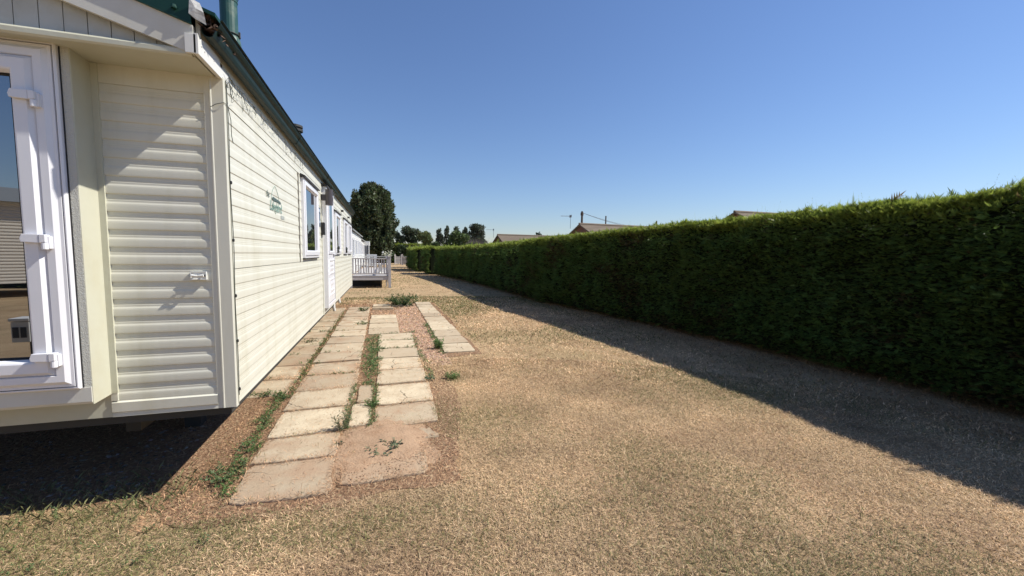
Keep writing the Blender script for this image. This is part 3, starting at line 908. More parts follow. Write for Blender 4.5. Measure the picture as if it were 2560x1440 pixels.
# middle column
for i in range(12):
    y = 4.86 + 0.615 * i; dx = 0.012 * i
    slab("brown-tinged slab, %s from the camera in the middle column behind the pale slabs" % ORD[i], [(-0.945 + dx * .2, y), (-0.305 - dx * .4, y + 0.012), (-0.31 - dx * .4, y + 0.612), (-0.945 + dx * .2, y + 0.60)], z=random.uniform(.017, .026), soil=random.uniform(0.07, 0.20), chip=0.02)
# left column, partly under the caravan edge
for i in range(12):
    y = 4.80 + 0.615 * i
    slab("weathered slab, %s from the camera in the column along the caravan" % ORD[i], rect(-1.60, -1.0, y, y + 0.60, 0.005), z=random.uniform(.014, .024), soil=random.uniform(0.12, 0.24), chip=0.02)
# right column
for i in range(5):
    y = 4.88 + 0.62 * i
    slab("pale slab, %s from the camera in the column right of the weed strip" % ORD[i], [(-0.09 - .004 * i, y), (0.50, y + 0.01), (0.505, y + 0.61), (-0.09 - .004 * i, y + 0.605)], z=random.uniform(.020, .030), soil=random.uniform(-0.06, 0.10), chip=0.02)
for i in range(4):
    y = 8.03 + 0.62 * i
    slab("whitish slab, %s from the weed strip in the short far column" % ORD[i], [(-0.30, y), (0.29, y + 0.01), (0.29, y + 0.60), (-0.305, y + 0.60)], z=random.uniform(.022, .032), soil=random.uniform(-0.1, 0.0))
slab("slab across the far end of the paving, left of the dark bush", rect(-0.30, 0.20, 12.15, 12.72), z=0.03, soil=0.0)
slab("farthest slab at the paving's end, right against the bush", rect(0.21, 0.75, 12.18, 12.74), z=0.03, soil=0.0)
# separate strip on the right
for i in range(11):
    y = 6.25 + 0.615 * i; dx = 0.002 * i
    slab("cream slab, %s from the camera in the separate strip on the grass" % ORD[i], [(0.885 + dx, y), (1.385 - dx, y + 0.025), (1.385 - dx, y + 0.63), (0.885 + dx, y + 0.605)], z=random.uniform(.024, .034), soil=random.uniform(-0.08, 0.04), chip=0.018)
kb = MB(); kb.obox((-0.03, 11.55, 0.035), (0.27, 0.01, 0), (-0.002, 0.055, 0), (0, 0, 0.04))
tag(kb.build("kerb_brick", MSLAB, loc=(-0.03, 11.55, 0), bevel=0.006), "small loose kerb block lying in bare soil near the paving's far end", "kerb block")

# ------------------------------------------------------------------ grass, straw, gravel
SLQ = [np.array(q) for q in SLABS]
def in_slabs(x, y, grow=0.0):
    r = np.zeros(len(x), bool)
    for q in SLQ:
        c = q.mean(0)
        ins = np.ones(len(x), bool)
        g_ = 1.0 / (1.0 + grow)
        X = c[0] + (x - c[0]) * g_; Y = c[1] + (y - c[1]) * g_
        for i in range(4):
            a = q[i]; b = q[(i + 1) % 4]
            ins &= ((b[0] - a[0]) * (Y - a[1]) - (b[1] - a[1]) * (X - a[0])) > 0
        r |= ins
    return r
YAW = math.atan2(322, 1030)
def sample_ground(n, r0, r1, amin=-58, amax=57, p=0.0):
    r = r0 + (r1 - r0) * rng.random(n) ** (1 / (1 + p))
    a = np.radians(rng.uniform(amin, amax, n)) + YAW
    return r * np.sin(a), r * np.cos(a), r
def blades(n, r0, r1, lmin, lmax, w, tilt, p=0.0):
    x, y, r = sample_ground(n, r0, r1, p=p)
    slabm = in_slabs(x, y, -0.10 - 0.12 * fbm(x * 3, y * 3, 17)) if r1 < 8 else in_slabs(x, y)
    under = (x < -1.25) & (y > 2.95)
    soil = (x < 0.5 + 0.25 * (fbm(x * 2, y * 2, 3) - .5)) & (x > -1.35) & (y > 2.62) & (y < 12.9) | ((x > 0.4) & (x < 1.5) & (y > 6) & (y < 13))
    cover = fbm(x * 1.3, y * 1.3, 8)
    keep = ~slabm | (rng.random(n) < 0.035)
    keep &= ~(soil & ~slabm) | (rng.random(n) < np.where(x < -0.95, 0.85, 0.5))
    keep &= ~under | (rng.random(n) < 0.25)
    x, y, r, soil, cover = x[keep], y[keep], r[keep], (soil | under)[keep], cover[keep]
    n = len(x)
    # hue: straw, brown, green patches
    gpatch = fbm(x * 0.55 + 4, y * 0.55 + 9, 21, 5)
    gpatch = gpatch + 0.34 * np.exp(-(((x + 1.6) / 0.95) ** 2 + ((y - 2.5) / 0.45) ** 2))
    gpatch = gpatch + 0.16 * np.exp(-(((x + 0.3) / 0.9) ** 2 + ((y - 2.35) / 0.25) ** 2))
    gpatch = gpatch + 0.35 * np.exp(-(((x - 0.80) / 0.16) ** 2 + ((y - 4.95) / 0.2) ** 2))
    pg = np.clip((gpatch - 0.455 + 0.055 * np.clip((r - 6) / 8, 0, 1)) * 3.6, 0.05, 0.80) * np.where(soil, 0.25, 1)
    u = rng.random(n)
    green = u < pg
    col = np.empty((n, 3))
    straw = np.array([0.67, 0.482, 0.292]); brown = np.array([0.37, 0.235, 0.143]); gr = np.array([0.185, 0.20, 0.085])
    t = np.clip(fbm(x * 2.2, y * 2.2, 33) * 1.6 - 0.45 + rng.normal(0, .25, n), 0, 1)[:, None]
    col[:] = straw * (1 - t) + brown * t
    col[soil] *= np.array([0.92, 0.80, 0.75])
    patch = fbm(x * 1.9 + 7, y * 2.4, 91, 4)
    far_ = np.clip((r - 2.5) / 3.5, 0, 1)
    col *= (0.76 + 0.66 * np.clip((patch - 0.30) * 2.1, 0, 1) * 0.62 + 0.24 * far_)[:, None]
    col[green] = gr * (1 - 0.35 * rng.random((green.sum(), 1))) + np.array([0.06, 0.03, 0.0]) * rng.random((green.sum(), 1))
    litter_warmth = np.clip((x - 4.7 + 0.035 * np.abs(y - 3)) / 0.8, 0, 1)[:, None] * 0.6  # needle-litter brown beside the hedge, painted in to warm its bluish shade
    col = col * (1 - litter_warmth) + np.array([0.34, 0.20, 0.12]) * litter_warmth
    col *= 1 + (rng.uniform(0.42, 1.42, (n, 1)) - 1) * (1 - 0.6 * np.clip((r - 8) / 8, 0, 1))[:, None]
    ln = rng.uniform(lmin, lmax, n) * (0.75 + 0.5 * cover)
    az = rng.uniform(0, 2 * math.pi, n)
    ti = np.radians(np.clip(rng.normal(tilt, 16, n), 2, 75)) + green * 0.2
    D = np.stack([np.cos(az) * np.cos(ti), np.sin(az) * np.cos(ti), np.sin(ti)], 1)
    Sd = np.stack([-np.sin(az), np.cos(az), rng.uniform(-.5, .5, n)], 1)
    wd = w * (0.7 + 0.6 * rng.random(n)) * np.maximum(1, r / 4.5)
    base = np.stack([x, y, np.where(in_slabs(x, y), 0.022, 0.0)], 1)
    mid = base + D * (ln * 0.55)[:, None]
    bend = np.stack([np.cos(az), np.sin(az), -0.15 + 0.4 * rng.random(n)], 1)
    tip = mid + unit(D + bend * 0.6) * (ln * 0.45)[:, None]
    V = np.stack([base, mid + Sd * wd[:, None], tip, mid - Sd * wd[:, None]], 1)
    return V, col
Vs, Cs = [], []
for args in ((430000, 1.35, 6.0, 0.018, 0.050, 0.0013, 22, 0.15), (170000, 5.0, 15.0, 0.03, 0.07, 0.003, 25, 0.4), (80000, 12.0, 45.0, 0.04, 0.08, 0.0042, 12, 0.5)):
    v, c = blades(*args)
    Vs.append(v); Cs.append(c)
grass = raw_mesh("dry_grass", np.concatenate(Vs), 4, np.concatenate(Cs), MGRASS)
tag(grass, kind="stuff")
# longer pale stalks lying about
x, y, r = sample_ground(5200, 1.4, 9.0)
k_ = ~((x < -1.0) & (y > 2.9))
x, y, r = x[k_], y[k_], r[k_]; n = len(x)
az = rng.uniform(0, 6.28, n); ln = rng.uniform(.04, .11, n)
base = np.stack([x, y, rng.uniform(.012, .026, n)], 1)
D = np.stack([np.cos(az), np.sin(az), rng.uniform(-.02, .2, n)], 1)
Sd = np.stack([-np.sin(az), np.cos(az), np.zeros(n)], 1)
w = 0.0011 * np.maximum(1, r / 4)
V = np.stack([base, base + D * ln[:, None] * .5 + Sd * w[:, None], base + D * ln[:, None] + Sd * rng.uniform(-.012, .012, (n, 1)), base + D * ln[:, None] * .5 - Sd * w[:, None]], 1)
tag(raw_mesh("straw", V, 4, np.array([0.56, 0.44, 0.27]) * rng.uniform(.7, 1.25, (n, 1)), MGRASS), kind="stuff")

# stones below the caravan and woodchip gravel between slabs
def pebbles(name, x, y, size, cols, loc=(0, 0, 0), zoff=0.0, flat=0.55):
    n = len(x)
    O = np.array([(1, 0, 0), (0, 1, 0), (-1, 0, 0), (0, -1, 0), (0, 0, 1.0)])
    ang = rng.uniform(0, 6.28, n)
    ca, sa = np.cos(ang), np.sin(ang)
    sx = size * rng.uniform(.7, 1.4, n); sy = size * rng.uniform(.6, 1.1, n); sz = size * flat * rng.uniform(.6, 1.2, n)
    pts = np.zeros((n, 5, 3))
    for i, (a, b, c) in enumerate(O):
        lx_, ly_ = a * sx, b * sy
        pts[:, i, 0] = x + lx_ * ca - ly_ * sa
        pts[:, i, 1] = y + lx_ * sa + ly_ * ca
        pts[:, i, 2] = c * sz + zoff + (0 if c else rng.uniform(0, .4, n) * sz)
    pts += rng.normal(0, .12, pts.shape) * size[:, None, None]
    tri = np.concatenate([np.stack([pts[:, i], pts[:, (i + 1) % 4], pts[:, 4]], 1) for i in range(4)])
    return raw_mesh(name, tri, 3, np.tile(cols, (4, 1)), MSTONE, loc=loc)
n = 3400
x = rng.uniform(-4.2, -1.45, n); y = 3.1 + rng.random(n) ** 1.4 * 2.6
k_ = (fbm(x * 1.4, y * 1.4, 44) > 0.42) & ~((x > -1.65) & (y > 4.7))
x, y = x[k_], y[k_]; n = len(x)
tag(pebbles("stones_underneath", x, y, rng.uniform(.008, .022, n), np.array([0.24, 0.215, 0.195]) * rng.uniform(.25, 1.4, (n, 1)) * (1 + rng.normal(0, .05, (n, 3)))), kind="stuff")
n = 9000
x = rng.uniform(0.50, 0.90, n); y = rng.uniform(5.6, 13.0, n)
x2 = rng.uniform(0.30, 0.55, n // 2); y2 = rng.uniform(7.9, 11.8, n // 2)
x = np.concatenate([x, x2, rng.uniform(-0.3, 0.9, 1200)]); y = np.concatenate([y, y2, rng.uniform(10.5, 12.1, 1200)])
k_ = ~in_slabs(x, y); x, y = x[k_], y[k_]; n = len(x)
tag(pebbles("gravel", x, y, rng.uniform(.010, .024, n), np.array([0.42, 0.285, 0.20]) * rng.uniform(.5, 1.45, (n, 1)) * (1 + rng.normal(0, .06, (n, 3)))), kind="stuff")
# crumbs of soil on the near slabs
n = 4200
x = rng.uniform(-0.95, 0.55, n); y = rng.uniform(2.72, 4.1, n)
m_ = fbm(x * 3, y * 3, 61) + 0.18 * (x + 0.3) - 0.30 * np.abs(y - 3.3) > 0.44
x, y = x[m_], y[m_]; n = len(x)
tag(pebbles("soil_crumbs", x, y, rng.uniform(.002, .007, n), np.array([0.32, 0.20, 0.125]) * rng.uniform(.6, 1.4, (n, 1)), zoff=0.02), kind="stuff")
# soil drift: a low uneven mound lying over the near right slabs
sm = MB()
nx, ny = 60, 60
gx = np.linspace(-0.72, 0.58, nx); gy = np.linspace(2.78, 4.05, ny)
GX, GY = np.meshgrid(gx, gy, indexing='ij')
hgt = 0.030 * (fbm(GX * 2.6, GY * 2.6, 71, 5) - 0.45) * 2 + 0.022 * np.exp(-(((GX - 0.10) / 0.40) ** 2 + ((GY - 3.38) / 0.30) ** 2)) - 0.05 * np.maximum(np.abs((GX + .07) / .62) ** 3, np.abs((GY - 3.4) / .62) ** 3) - 0.006
hgt += 0.014 * (fbm(GX * 13, GY * 13, 75, 4) - .5)
Z = 0.018 + hgt
idx = lambda i, j: i * ny + j
fcs = [(idx(i, j), idx(i + 1, j), idx(i + 1, j + 1), idx(i, j + 1)) for i in range(nx - 1) for j in range(ny - 1)]
sm.faces([(GX[i, j], GY[i, j], max(Z[i, j], -0.02)) for i in range(nx) for j in range(ny)], fcs)
tag(sm.build("soil_drift", mat("dusty_soil", (0.37, 0.25, 0.163), 0.95, var=0.15, vscale=7, dirt=(0.27, 0.165, 0.10), dscale=9, damt=0.7, bump=0.5, bscale=60, spec=0.1), smooth=True), kind="structure")

# ------------------------------------------------------------------ weeds
def weed_verts(cx, cy, spread, h, nstem, leaf, base=0.015, tall=False):
    P, A, B, Sz = [], [], [], []
    for i in range(nstem):
        a = random.uniform(0, 6.28); rr = spread * math.sqrt(random.random())
        bx, by = cx + rr * 0.5 * math.cos(a), cy + rr * 0.5 * math.sin(a)
        lean = random.uniform(0.3, 1.1) * (0.3 if tall else 1)
        hh = h * random.uniform(0.5, 1.1)
        dirv = np.array([math.cos(a) * lean, math.sin(a) * lean, 1.0]); dirv /= np.linalg.norm(dirv)
        nl = max(4, int(hh / (leaf * 0.55)))
        for k in range(nl):
            t = (k + 0.6) / nl
            p = np.array([bx, by, base]) + dirv * hh * t + np.array([0, 0, -0.25 * hh * t * t * lean])
            p[2] = max(p[2], base + .004)
            az = random.uniform(0, 6.28)
            ad = np.array([math.cos(az), math.sin(az), random.uniform(-.1, .8)]); ad /= np.linalg.norm(ad)
            bd = np.cross(ad, np.array([random.gauss(0, .3), random.gauss(0, .3), 1.0])); bd /= np.linalg.norm(bd)
            s = leaf * random.uniform(.5, 1.1)
            P.append(p + ad * s * .8); A.append(ad); B.append(bd); Sz.append(s)
    return np.array(P), np.array(A), np.array(B), np.array(Sz)
def weed_geo(specs, tint):
    R = [weed_verts(*s) for s in specs]
    P = np.concatenate([r[0] for r in R]); A = np.concatenate([r[1] for r in R]); B = np.concatenate([r[2] for r in R]); Sz = np.concatenate([r[3] for r in R])
    V = leaf_quads(P, Sz, A, B)
    C = np.array(tint) * rng.uniform(.55, 1.5, (len(P), 1)) * (1 + rng.normal(0, .08, (len(P), 3)))
    return V, C
def weed(label, cx, cy, spread, h, nstem, leaf, tint=(0.075, 0.125, 0.045), name="weed", tall=False):
    V, C = weed_geo([(cx, cy, spread, h, nstem, leaf, 0.015, tall)], tint)
    o = raw_mesh(name, V, 4, C, MLEAF, loc=(cx, cy, 0))
    tag(o, label, "weed", "weeds growing round the paving")
    return o
weed("upright weed with brown seed heads in the joint at the nearest slabs", -0.355, 3.70, 0.08, 0.17, 16, 0.013, (0.10, 0.115, 0.055), tall=True)
weed("grey-green low weed on the soil over the near right slabs", -0.03, 3.20, 0.17, 0.075, 26, 0.015, (0.12, 0.15, 0.085))
weed("small second sprout on the soil, right end of the low weed", 0.08, 3.22, 0.045, 0.08, 16, 0.015, (0.13, 0.16, 0.09))
weed("spreading clover mat at the left edge of the nearest slab", -1.03, 3.14, 0.24, 0.07, 52, 0.013, (0.10, 0.145, 0.06))
weed("bushy clump beside the worn slab on the caravan side", -1.02, 3.52, 0.15, 0.055, 24, 0.013, (0.10, 0.14, 0.06))
weed("tuft along the left edge of the clean pale slab", -1.04, 4.10, 0.15, 0.05, 22, 0.013, (0.11, 0.14, 0.06))
weed("tuft at the corner where the caravan column begins", -1.02, 4.72, 0.16, 0.06, 42, 0.014)
weed("dense green tuft filling the joint of the narrow strips", -0.12, 4.20, 0.06, 0.10, 26, 0.014, (0.085, 0.145, 0.04))
weed("tiny dark plant by the crack in the soil", -0.345, 3.42, 0.04, 0.035, 8, 0.010, (0.05, 0.06, 0.03))
weed("weed between slabs under the caravan edge", -1.22, 4.85, 0.14, 0.05, 26, 0.013)
weed("dark tuft on the middle column near its far end", -0.52, 11.35, 0.16, 0.16, 26, 0.030, (0.07, 0.10, 0.035))
weed("faded clump halfway along the column by the caravan", -1.2, 7.6, 0.22, 0.07, 26, 0.02, (0.11, 0.12, 0.05))
weed("low clump on the middle column beside the short far column", -0.45, 9.2, 0.22, 0.10, 26, 0.022, (0.12, 0.14, 0.06))
weed("clump of long grass at the near end of the separate strip", 0.84, 6.6, 0.12, 0.16, 40, 0.022, (0.10, 0.16, 0.045), tall=True)
weed("bright grass tuft alone on the dry lawn near the paving", 0.80, 4.95, 0.16, 0.07, 60, 0.014, (0.11, 0.17, 0.05), tall=True)
weed("blue-green tuft at the right edge of the pale slabs", 0.53, 4.95, 0.09, 0.06, 22, 0.014, (0.08, 0.13, 0.07))
bu = weed("dark green bush at the far end of the paving", 0.55, 12.45, 0.55, 0.42, 90, 0.045, (0.07, 0.105, 0.035), name="small_bush")
bu["category"] = "bush"
for i, (wx, wy) in enumerate(((-1.92, 2.85), (-1.76, 2.84), (-1.47, 2.86), (-1.40, 2.87))):
    V, C = weed_geo([(wx, wy, 0.012, 0.13 - .012 * i, 3, 0.007, 0.01, True)], (0.16, 0.20, 0.08))
    o = raw_mesh("weed_stalk", V, 4, C, MLEAF, loc=(wx, wy, 0))
    st_ = ["leftmost", "second from left", "third from left", "rightmost"][i]
    tag(o, "thin pale weed stalk at the edge of the caravan's shadow, %s of four" % st_, "weed", "weed stalks at the shadow edge")
# weeds running along joints: uncountable
sp = []
for y in np.arange(3.72, 4.95, 0.045):
    sp.append((-0.325 + random.gauss(0, .01), y, 0.045, 0.04, 5, 0.011))
    sp.append((-0.11 + random.gauss(0, .01), y, 0.045, 0.04, 6, 0.011))
for y in np.arange(4.9, 7.9, 0.04):
    k = 1.3 if 5.6 < y < 6.9 else 0.7
    if random.random() < (0.95 if k > 1 else 0.6): sp.append((-0.20 + random.gauss(0, .06 * k), y, 0.08, 0.05 * k, 8, 0.014))
    if random.random() < .55: sp.append((-0.11 + random.gauss(0, .03), y, 0.06, 0.06, 5, 0.014))
for y in np.arange(4.9, 11.5, 0.06):
    if random.random() < .7: sp.append((-0.975 + random.gauss(0, .012), y, 0.06, 0.045, 7 if y < 9 else 4, 0.013))
for y in np.arange(4.9, 8.2, 0.06):
    if random.random() < .7: sp.append((0.53 + random.gauss(0, .02), y, 0.06, 0.045, 5, 0.013))
for y in np.arange(6.2, 9.0, 0.06):
    if random.random() < .8: sp.append((0.855 + random.gauss(0, .02), y, 0.05, 0.06, 6, 0.016))
for yy in (6.73, 7.35, 7.98):
    for x in np.arange(-0.08, 0.5, 0.05):
        if random.random() < .75: sp.append((x, yy + random.gauss(0, .012), 0.05, 0.05, 5, 0.013))
for yy in (4.86,):
    for x in np.arange(-1.45, -1.0, 0.05): sp.append((x, yy + random.gauss(0, .015), 0.05, 0.045, 5, 0.012))
for i in range(30):
    sp.append((random.uniform(-1.5, -0.35), random.choice([5.47, 6.09, 6.70, 7.32, 7.94, 8.55, 9.8]) + random.gauss(0, .01), 0.06, 0.04, 5, 0.013))
for i in range(60):
    t = i / 59
    sp.append((-0.98 - 0.06 * t + random.gauss(0, .03), 2.85 + 1.95 * t, 0.07, 0.04, 6, 0.012))
V, C = weed_geo(sp, (0.095, 0.155, 0.05))
tag(raw_mesh("joint_weeds", V, 4, C, MLEAF), kind="stuff")
for i in range(46):
    sp.append((random.uniform(-3.2, -0.9), 2.35 + random.gauss(0, .22), 0.06, 0.028, 5, 0.009))
V, C = weed_geo(sp[-46:], (0.12, 0.15, 0.06))
tag(raw_mesh("lawn_weeds", V, 4, C, MLEAF), kind="stuff")
# taller grass in the caravan's shadow edge
n = 2000
x = rng.uniform(-4.5, -1.2, n); y = rng.normal(3.02, 0.14, n)
az = rng.uniform(0, 6.28, n); ln = rng.uniform(.02, .075, n)
D = unit(np.stack([np.cos(az) * .5, np.sin(az) * .5, np.ones(n)], 1)); Sd = np.stack([-np.sin(az), np.cos(az), np.zeros(n)], 1)
base = np.stack([x, y, np.zeros(n)], 1)
V = np.stack([base - Sd * .0011, base + Sd * .0011, base + D * ln[:, None] * .6 + Sd * .0008, base + D * ln[:, None] + np.stack([np.cos(az), np.sin(az), np.zeros(n)], 1) * ln[:, None] * .3], 1)
tag(raw_mesh("shade_grass", V, 4, np.array([0.19, 0.19, 0.085]) * rng.uniform(.5, 1.4, (n, 1)), MGRASS), kind="stuff")

# ------------------------------------------------------------------ hedges
def hedge(name, label, path, htop, thick, dens, size, seed, lean=0.0, ends=(False, True), parts=9, shoots=0):
    """path: list of (x,y) for the face towards the lawn; htop: matching heights"""
    r_ = np.random.default_rng(seed)
    path = np.array(path, float); htop = np.array(htop, float)
    seg = np.linalg.norm(np.diff(path, axis=0), axis=1); cum = np.concatenate([[0], np.cumsum(seg)]); Ltot = cum[-1]
    def at(s):
        x = np.interp(s, cum, path[:, 0]); y = np.interp(s, cum, path[:, 1]); h = np.interp(s, cum, htop)
        e = 0.3
        tx = np.interp(np.minimum(s + e, Ltot), cum, path[:, 0]) - np.interp(np.maximum(s - e, 0), cum, path[:, 0])
        ty = np.interp(np.minimum(s + e, Ltot), cum, path[:, 1]) - np.interp(np.maximum(s - e, 0), cum, path[:, 1])
        T = unit(np.stack([tx, ty, np.zeros_like(tx)], 1))
        Nn = np.stack([-T[:, 1], T[:, 0], np.zeros_like(tx)], 1)   # towards the lawn (-X side)
        return np.stack([x, y, np.zeros_like(x)], 1), T, Nn, h
    root = thing(name, (path[0][0], path[0][1], 0), label, "hedge")
    # dark solid core added inside to keep light from leaking through
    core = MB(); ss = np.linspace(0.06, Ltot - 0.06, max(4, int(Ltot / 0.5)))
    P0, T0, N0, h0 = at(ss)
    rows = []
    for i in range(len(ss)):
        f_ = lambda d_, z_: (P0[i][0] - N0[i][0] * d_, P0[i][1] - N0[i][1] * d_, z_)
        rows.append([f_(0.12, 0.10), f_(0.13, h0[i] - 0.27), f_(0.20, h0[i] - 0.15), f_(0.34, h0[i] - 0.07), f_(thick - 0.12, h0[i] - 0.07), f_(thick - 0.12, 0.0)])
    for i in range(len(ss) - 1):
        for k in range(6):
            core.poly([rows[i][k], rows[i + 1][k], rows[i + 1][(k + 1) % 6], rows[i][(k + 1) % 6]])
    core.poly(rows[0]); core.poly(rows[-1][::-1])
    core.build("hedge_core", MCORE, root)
    # surface samples
    def lump(s, v):
        return (fbm(s * 1.1, v * 1.4, seed, 3) - .5) * 0.30 + (fbm(s * 4, v * 5, seed + 9, 2) - .5) * 0.16
    def dsel(s):
        _, _, _, h = at(s); return h
    sm_ = np.linspace(0, Ltot, 200)
    w = np.maximum(dens(at(sm_)[0][:, 1]), 1e-3); cdf = np.cumsum(w); cdf /= cdf[-1]
    Pm = at(sm_)[0]
    total_face = int(np.trapz(dens(Pm[:, 1]) * at(sm_)[3], sm_))
    total_top = int(np.trapz(dens(Pm[:, 1]) * (thick + .3), sm_) * 0.8)
    out_V, out_C = [], []
    nsh = int(shoots)
    for kind, cnt in (("shoot", nsh), ("face", total_face), ("top", total_top), ("back", total_face // 6), ("end", int(2.2 * 1.4 * dens(np.array([path[-1][1]]))[0]) if ends[1] else 0)):
        if cnt == 0: continue
        s = np.interp(r_.random(cnt), cdf, sm_)
        if kind == "end": s = np.full(cnt, Ltot)
        P, T, Nn, h = at(s)
        Zv = np.array([0, 0, 1.0])
        if kind == "face":
            v = r_.random(cnt) ** 0.90
            z = 0.06 + v * (h - 0.07)
            edge = np.clip((z / h - 0.885) / 0.115, 0, 1)
            off = lump(s, z) + 0.02 - 0.17 * edge ** 1.6 + r_.normal(0, .025, cnt) - 0.16 * np.clip(0.18 - v, 0, 1) / .18
            C0 = P + Nn * off[:, None]; C0[:, 2] = z
            out = Nn * (0.80 - 0.3 * edge)[:, None] + Zv * (0.16 + 0.8 * edge)[:, None]
        elif kind == "top":
            u = r_.random(cnt) ** 1.4
            off = 0.03 - u * (thick + 0.05)
            z = h - 0.03 + lump(s, u * 3) * 0.45 + r_.normal(0, .018, cnt) - 0.09 * np.clip(1 - u / 0.10, 0, 1)
            C0 = P + Nn * off[:, None]; C0[:, 2] = z
            out = Zv[None, :] * 0.75 + Nn * (0.25 * (1 - u) )[:, None]
        elif kind == "shoot":
            u = r_.random(cnt)
            s = np.where(r_.random(cnt) < 0.16, r_.normal(6.0, .25, cnt), np.interp(r_.random(cnt), cdf, sm_))
            P, T, Nn, h = at(s)
            z = h - 0.05 + r_.normal(0, .02, cnt)
            C0 = P + Nn * (0.0 - u * 0.5)[:, None]; C0[:, 2] = z
            out = Zv[None, :] * 0.75 + Nn * 0.45 + T * r_.normal(-.35, .35, cnt)[:, None]
        elif kind == "back":
            z = 0.05 + r_.random(cnt) * (h - 0.1)
            C0 = P - Nn * (thick - 0.02); C0[:, 2] = z
            out = -Nn * 0.8 + Zv * 0.25
        else:
            u = r_.random(cnt); z = 0.06 + r_.random(cnt) * (h - 0.1)
            C0 = P - Nn * (u * thick)[:, None] + T * (lump(u * 2, z) * .6 + .02)[:, None]; C0[:, 2] = z
            out = T * 0.8 + Zv * 0.25
        A = unit(out + T * r_.normal(-0.25, .55 if kind == "face" else .75, cnt)[:, None] + r_.normal(0, .22, (cnt, 3)))
        flat = (Zv[None, :] * 0.9 if kind == "top" else Zv[None, :] * 0.75 + out * 0.40) + r_.normal(0, .38, (cnt, 3))
        B = unit(np.cross(A, flat))
        sz = size(P[:, 1]) * r_.uniform(.6, 1.25, cnt)
        if kind == "top":
            big = r_.random(cnt) < 0.035
            sz = sz * np.where(big, r_.uniform(1.2, 2.2, cnt), 1.0)
        rib = sz * 0.72
        if kind == "shoot":
            rib = r_.uniform(.10, .26, cnt); sz = np.full(cnt, .055)
        tone = fbm(s * 1.7, z * 2.2, seed + 4, 3)
        basec = np.array([0.135, 0.235, 0.066]) * (1 - 0.5 * tone[:, None]) + np.array([0.065, 0.07, 0.012]) * tone[:, None]
        young_lit = kind in ("top", "shoot")
        if young_lit:
            basec = np.array([0.215, 0.265, 0.045]) * (0.75 + 0.5 * tone[:, None])  # young growth, brightened to paint in the backlit top band
        elif kind == "face":
            ed = np.clip((z / h - 0.86) / 0.08, 0, 1)[:, None]
            basec = basec * (1 - ed) + np.array([0.215, 0.265, 0.048]) * ed  # the painted top light carried into the upper face
        basec = basec * r_.uniform(.65, 1.35, (cnt, 1))
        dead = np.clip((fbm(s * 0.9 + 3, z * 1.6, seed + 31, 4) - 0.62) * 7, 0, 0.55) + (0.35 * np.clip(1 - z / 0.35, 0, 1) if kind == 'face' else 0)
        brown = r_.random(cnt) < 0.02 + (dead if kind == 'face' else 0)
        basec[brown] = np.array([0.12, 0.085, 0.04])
        # each spray: leaflets along a bent midrib
        for k in range(parts):
            t = k / max(1, parts - 1)
            side = 0 if k == parts - 1 else (1 if k % 2 else -1)
            root_ = C0 + A * (rib * t)[:, None] - Zv * (0.12 * sz * t * t)[:, None]
            dirn = unit(A + B * side * 0.85)
            ll_ = sz * (0.52 - 0.24 * t) if side else sz * 0.42
            wv = unit(np.cross(dirn, np.cross(A, B))) * (ll_ * 0.115)[:, None]
            tri = np.stack([root_ - wv, root_ + wv, root_ + dirn * ll_[:, None]], 1)
            out_V.append(tri); out_C.append(basec * (0.85 + 0.35 * t))
    raw_mesh("hedge_foliage", np.concatenate(out_V), 3, np.concatenate(out_C), MHEDGE, parent=root)
    return root
HP = [(5.85, -4.0), (5.85, 0.0), (5.84, 1.5), (5.835, 2.05), (5.83, 2.5), (5.82, 3.0), (5.72, 5.0), (5.42, 8.0), (4.93, 11.0), (4.62, 14.0), (4.52, 18.0), (4.25, 23.0), (3.85, 27.0), (3.50, 29.3)]
HH = [2.30, 2.32, 2.33, 2.31, 2.22, 2.18, 2.20, 2.17, 2.08, 2.00, 1.95, 1.94, 1.93, 1.90]
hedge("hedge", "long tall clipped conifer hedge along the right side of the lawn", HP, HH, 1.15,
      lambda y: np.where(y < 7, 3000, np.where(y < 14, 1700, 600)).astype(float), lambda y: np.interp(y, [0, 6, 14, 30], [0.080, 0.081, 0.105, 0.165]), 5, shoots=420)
far_d = lambda y: np.full(np.shape(y), 260.0)
far_s = lambda y: np.full(np.shape(y), 0.2)
hedge("hedge", "short clipped hedge block between two dark gaps, just beyond the long hedge", [(3.20, 30.4), (2.98, 33.2)], [1.98, 1.98], 1.3, far_d, far_s, 15)
hedge("hedge", "farthest hedge block with a yellow-green top, left of the short block", [(2.72, 35.5), (2.35, 42.5)], [1.95, 2.0], 1.5, far_d, far_s, 25)
hedge("hedge", "dark hedge across the far end of the lawn behind the picket fences", [(7.5, 67.5), (-6.0, 66.0)], [3.0, 2.8], 1.2, lambda y: np.full(np.shape(y), 90.0), lambda y: np.full(np.shape(y), 0.32), 35)

hedge("hedge", "dark hedge mirrored in the patio door behind the beige caravan", [(8.0, -19.0), (-30.0, -15.0)], [1.9, 1.9], 1.2, lambda y: np.full(np.shape(y), 70.0), lambda y: np.full(np.shape(y), 0.28), 45)
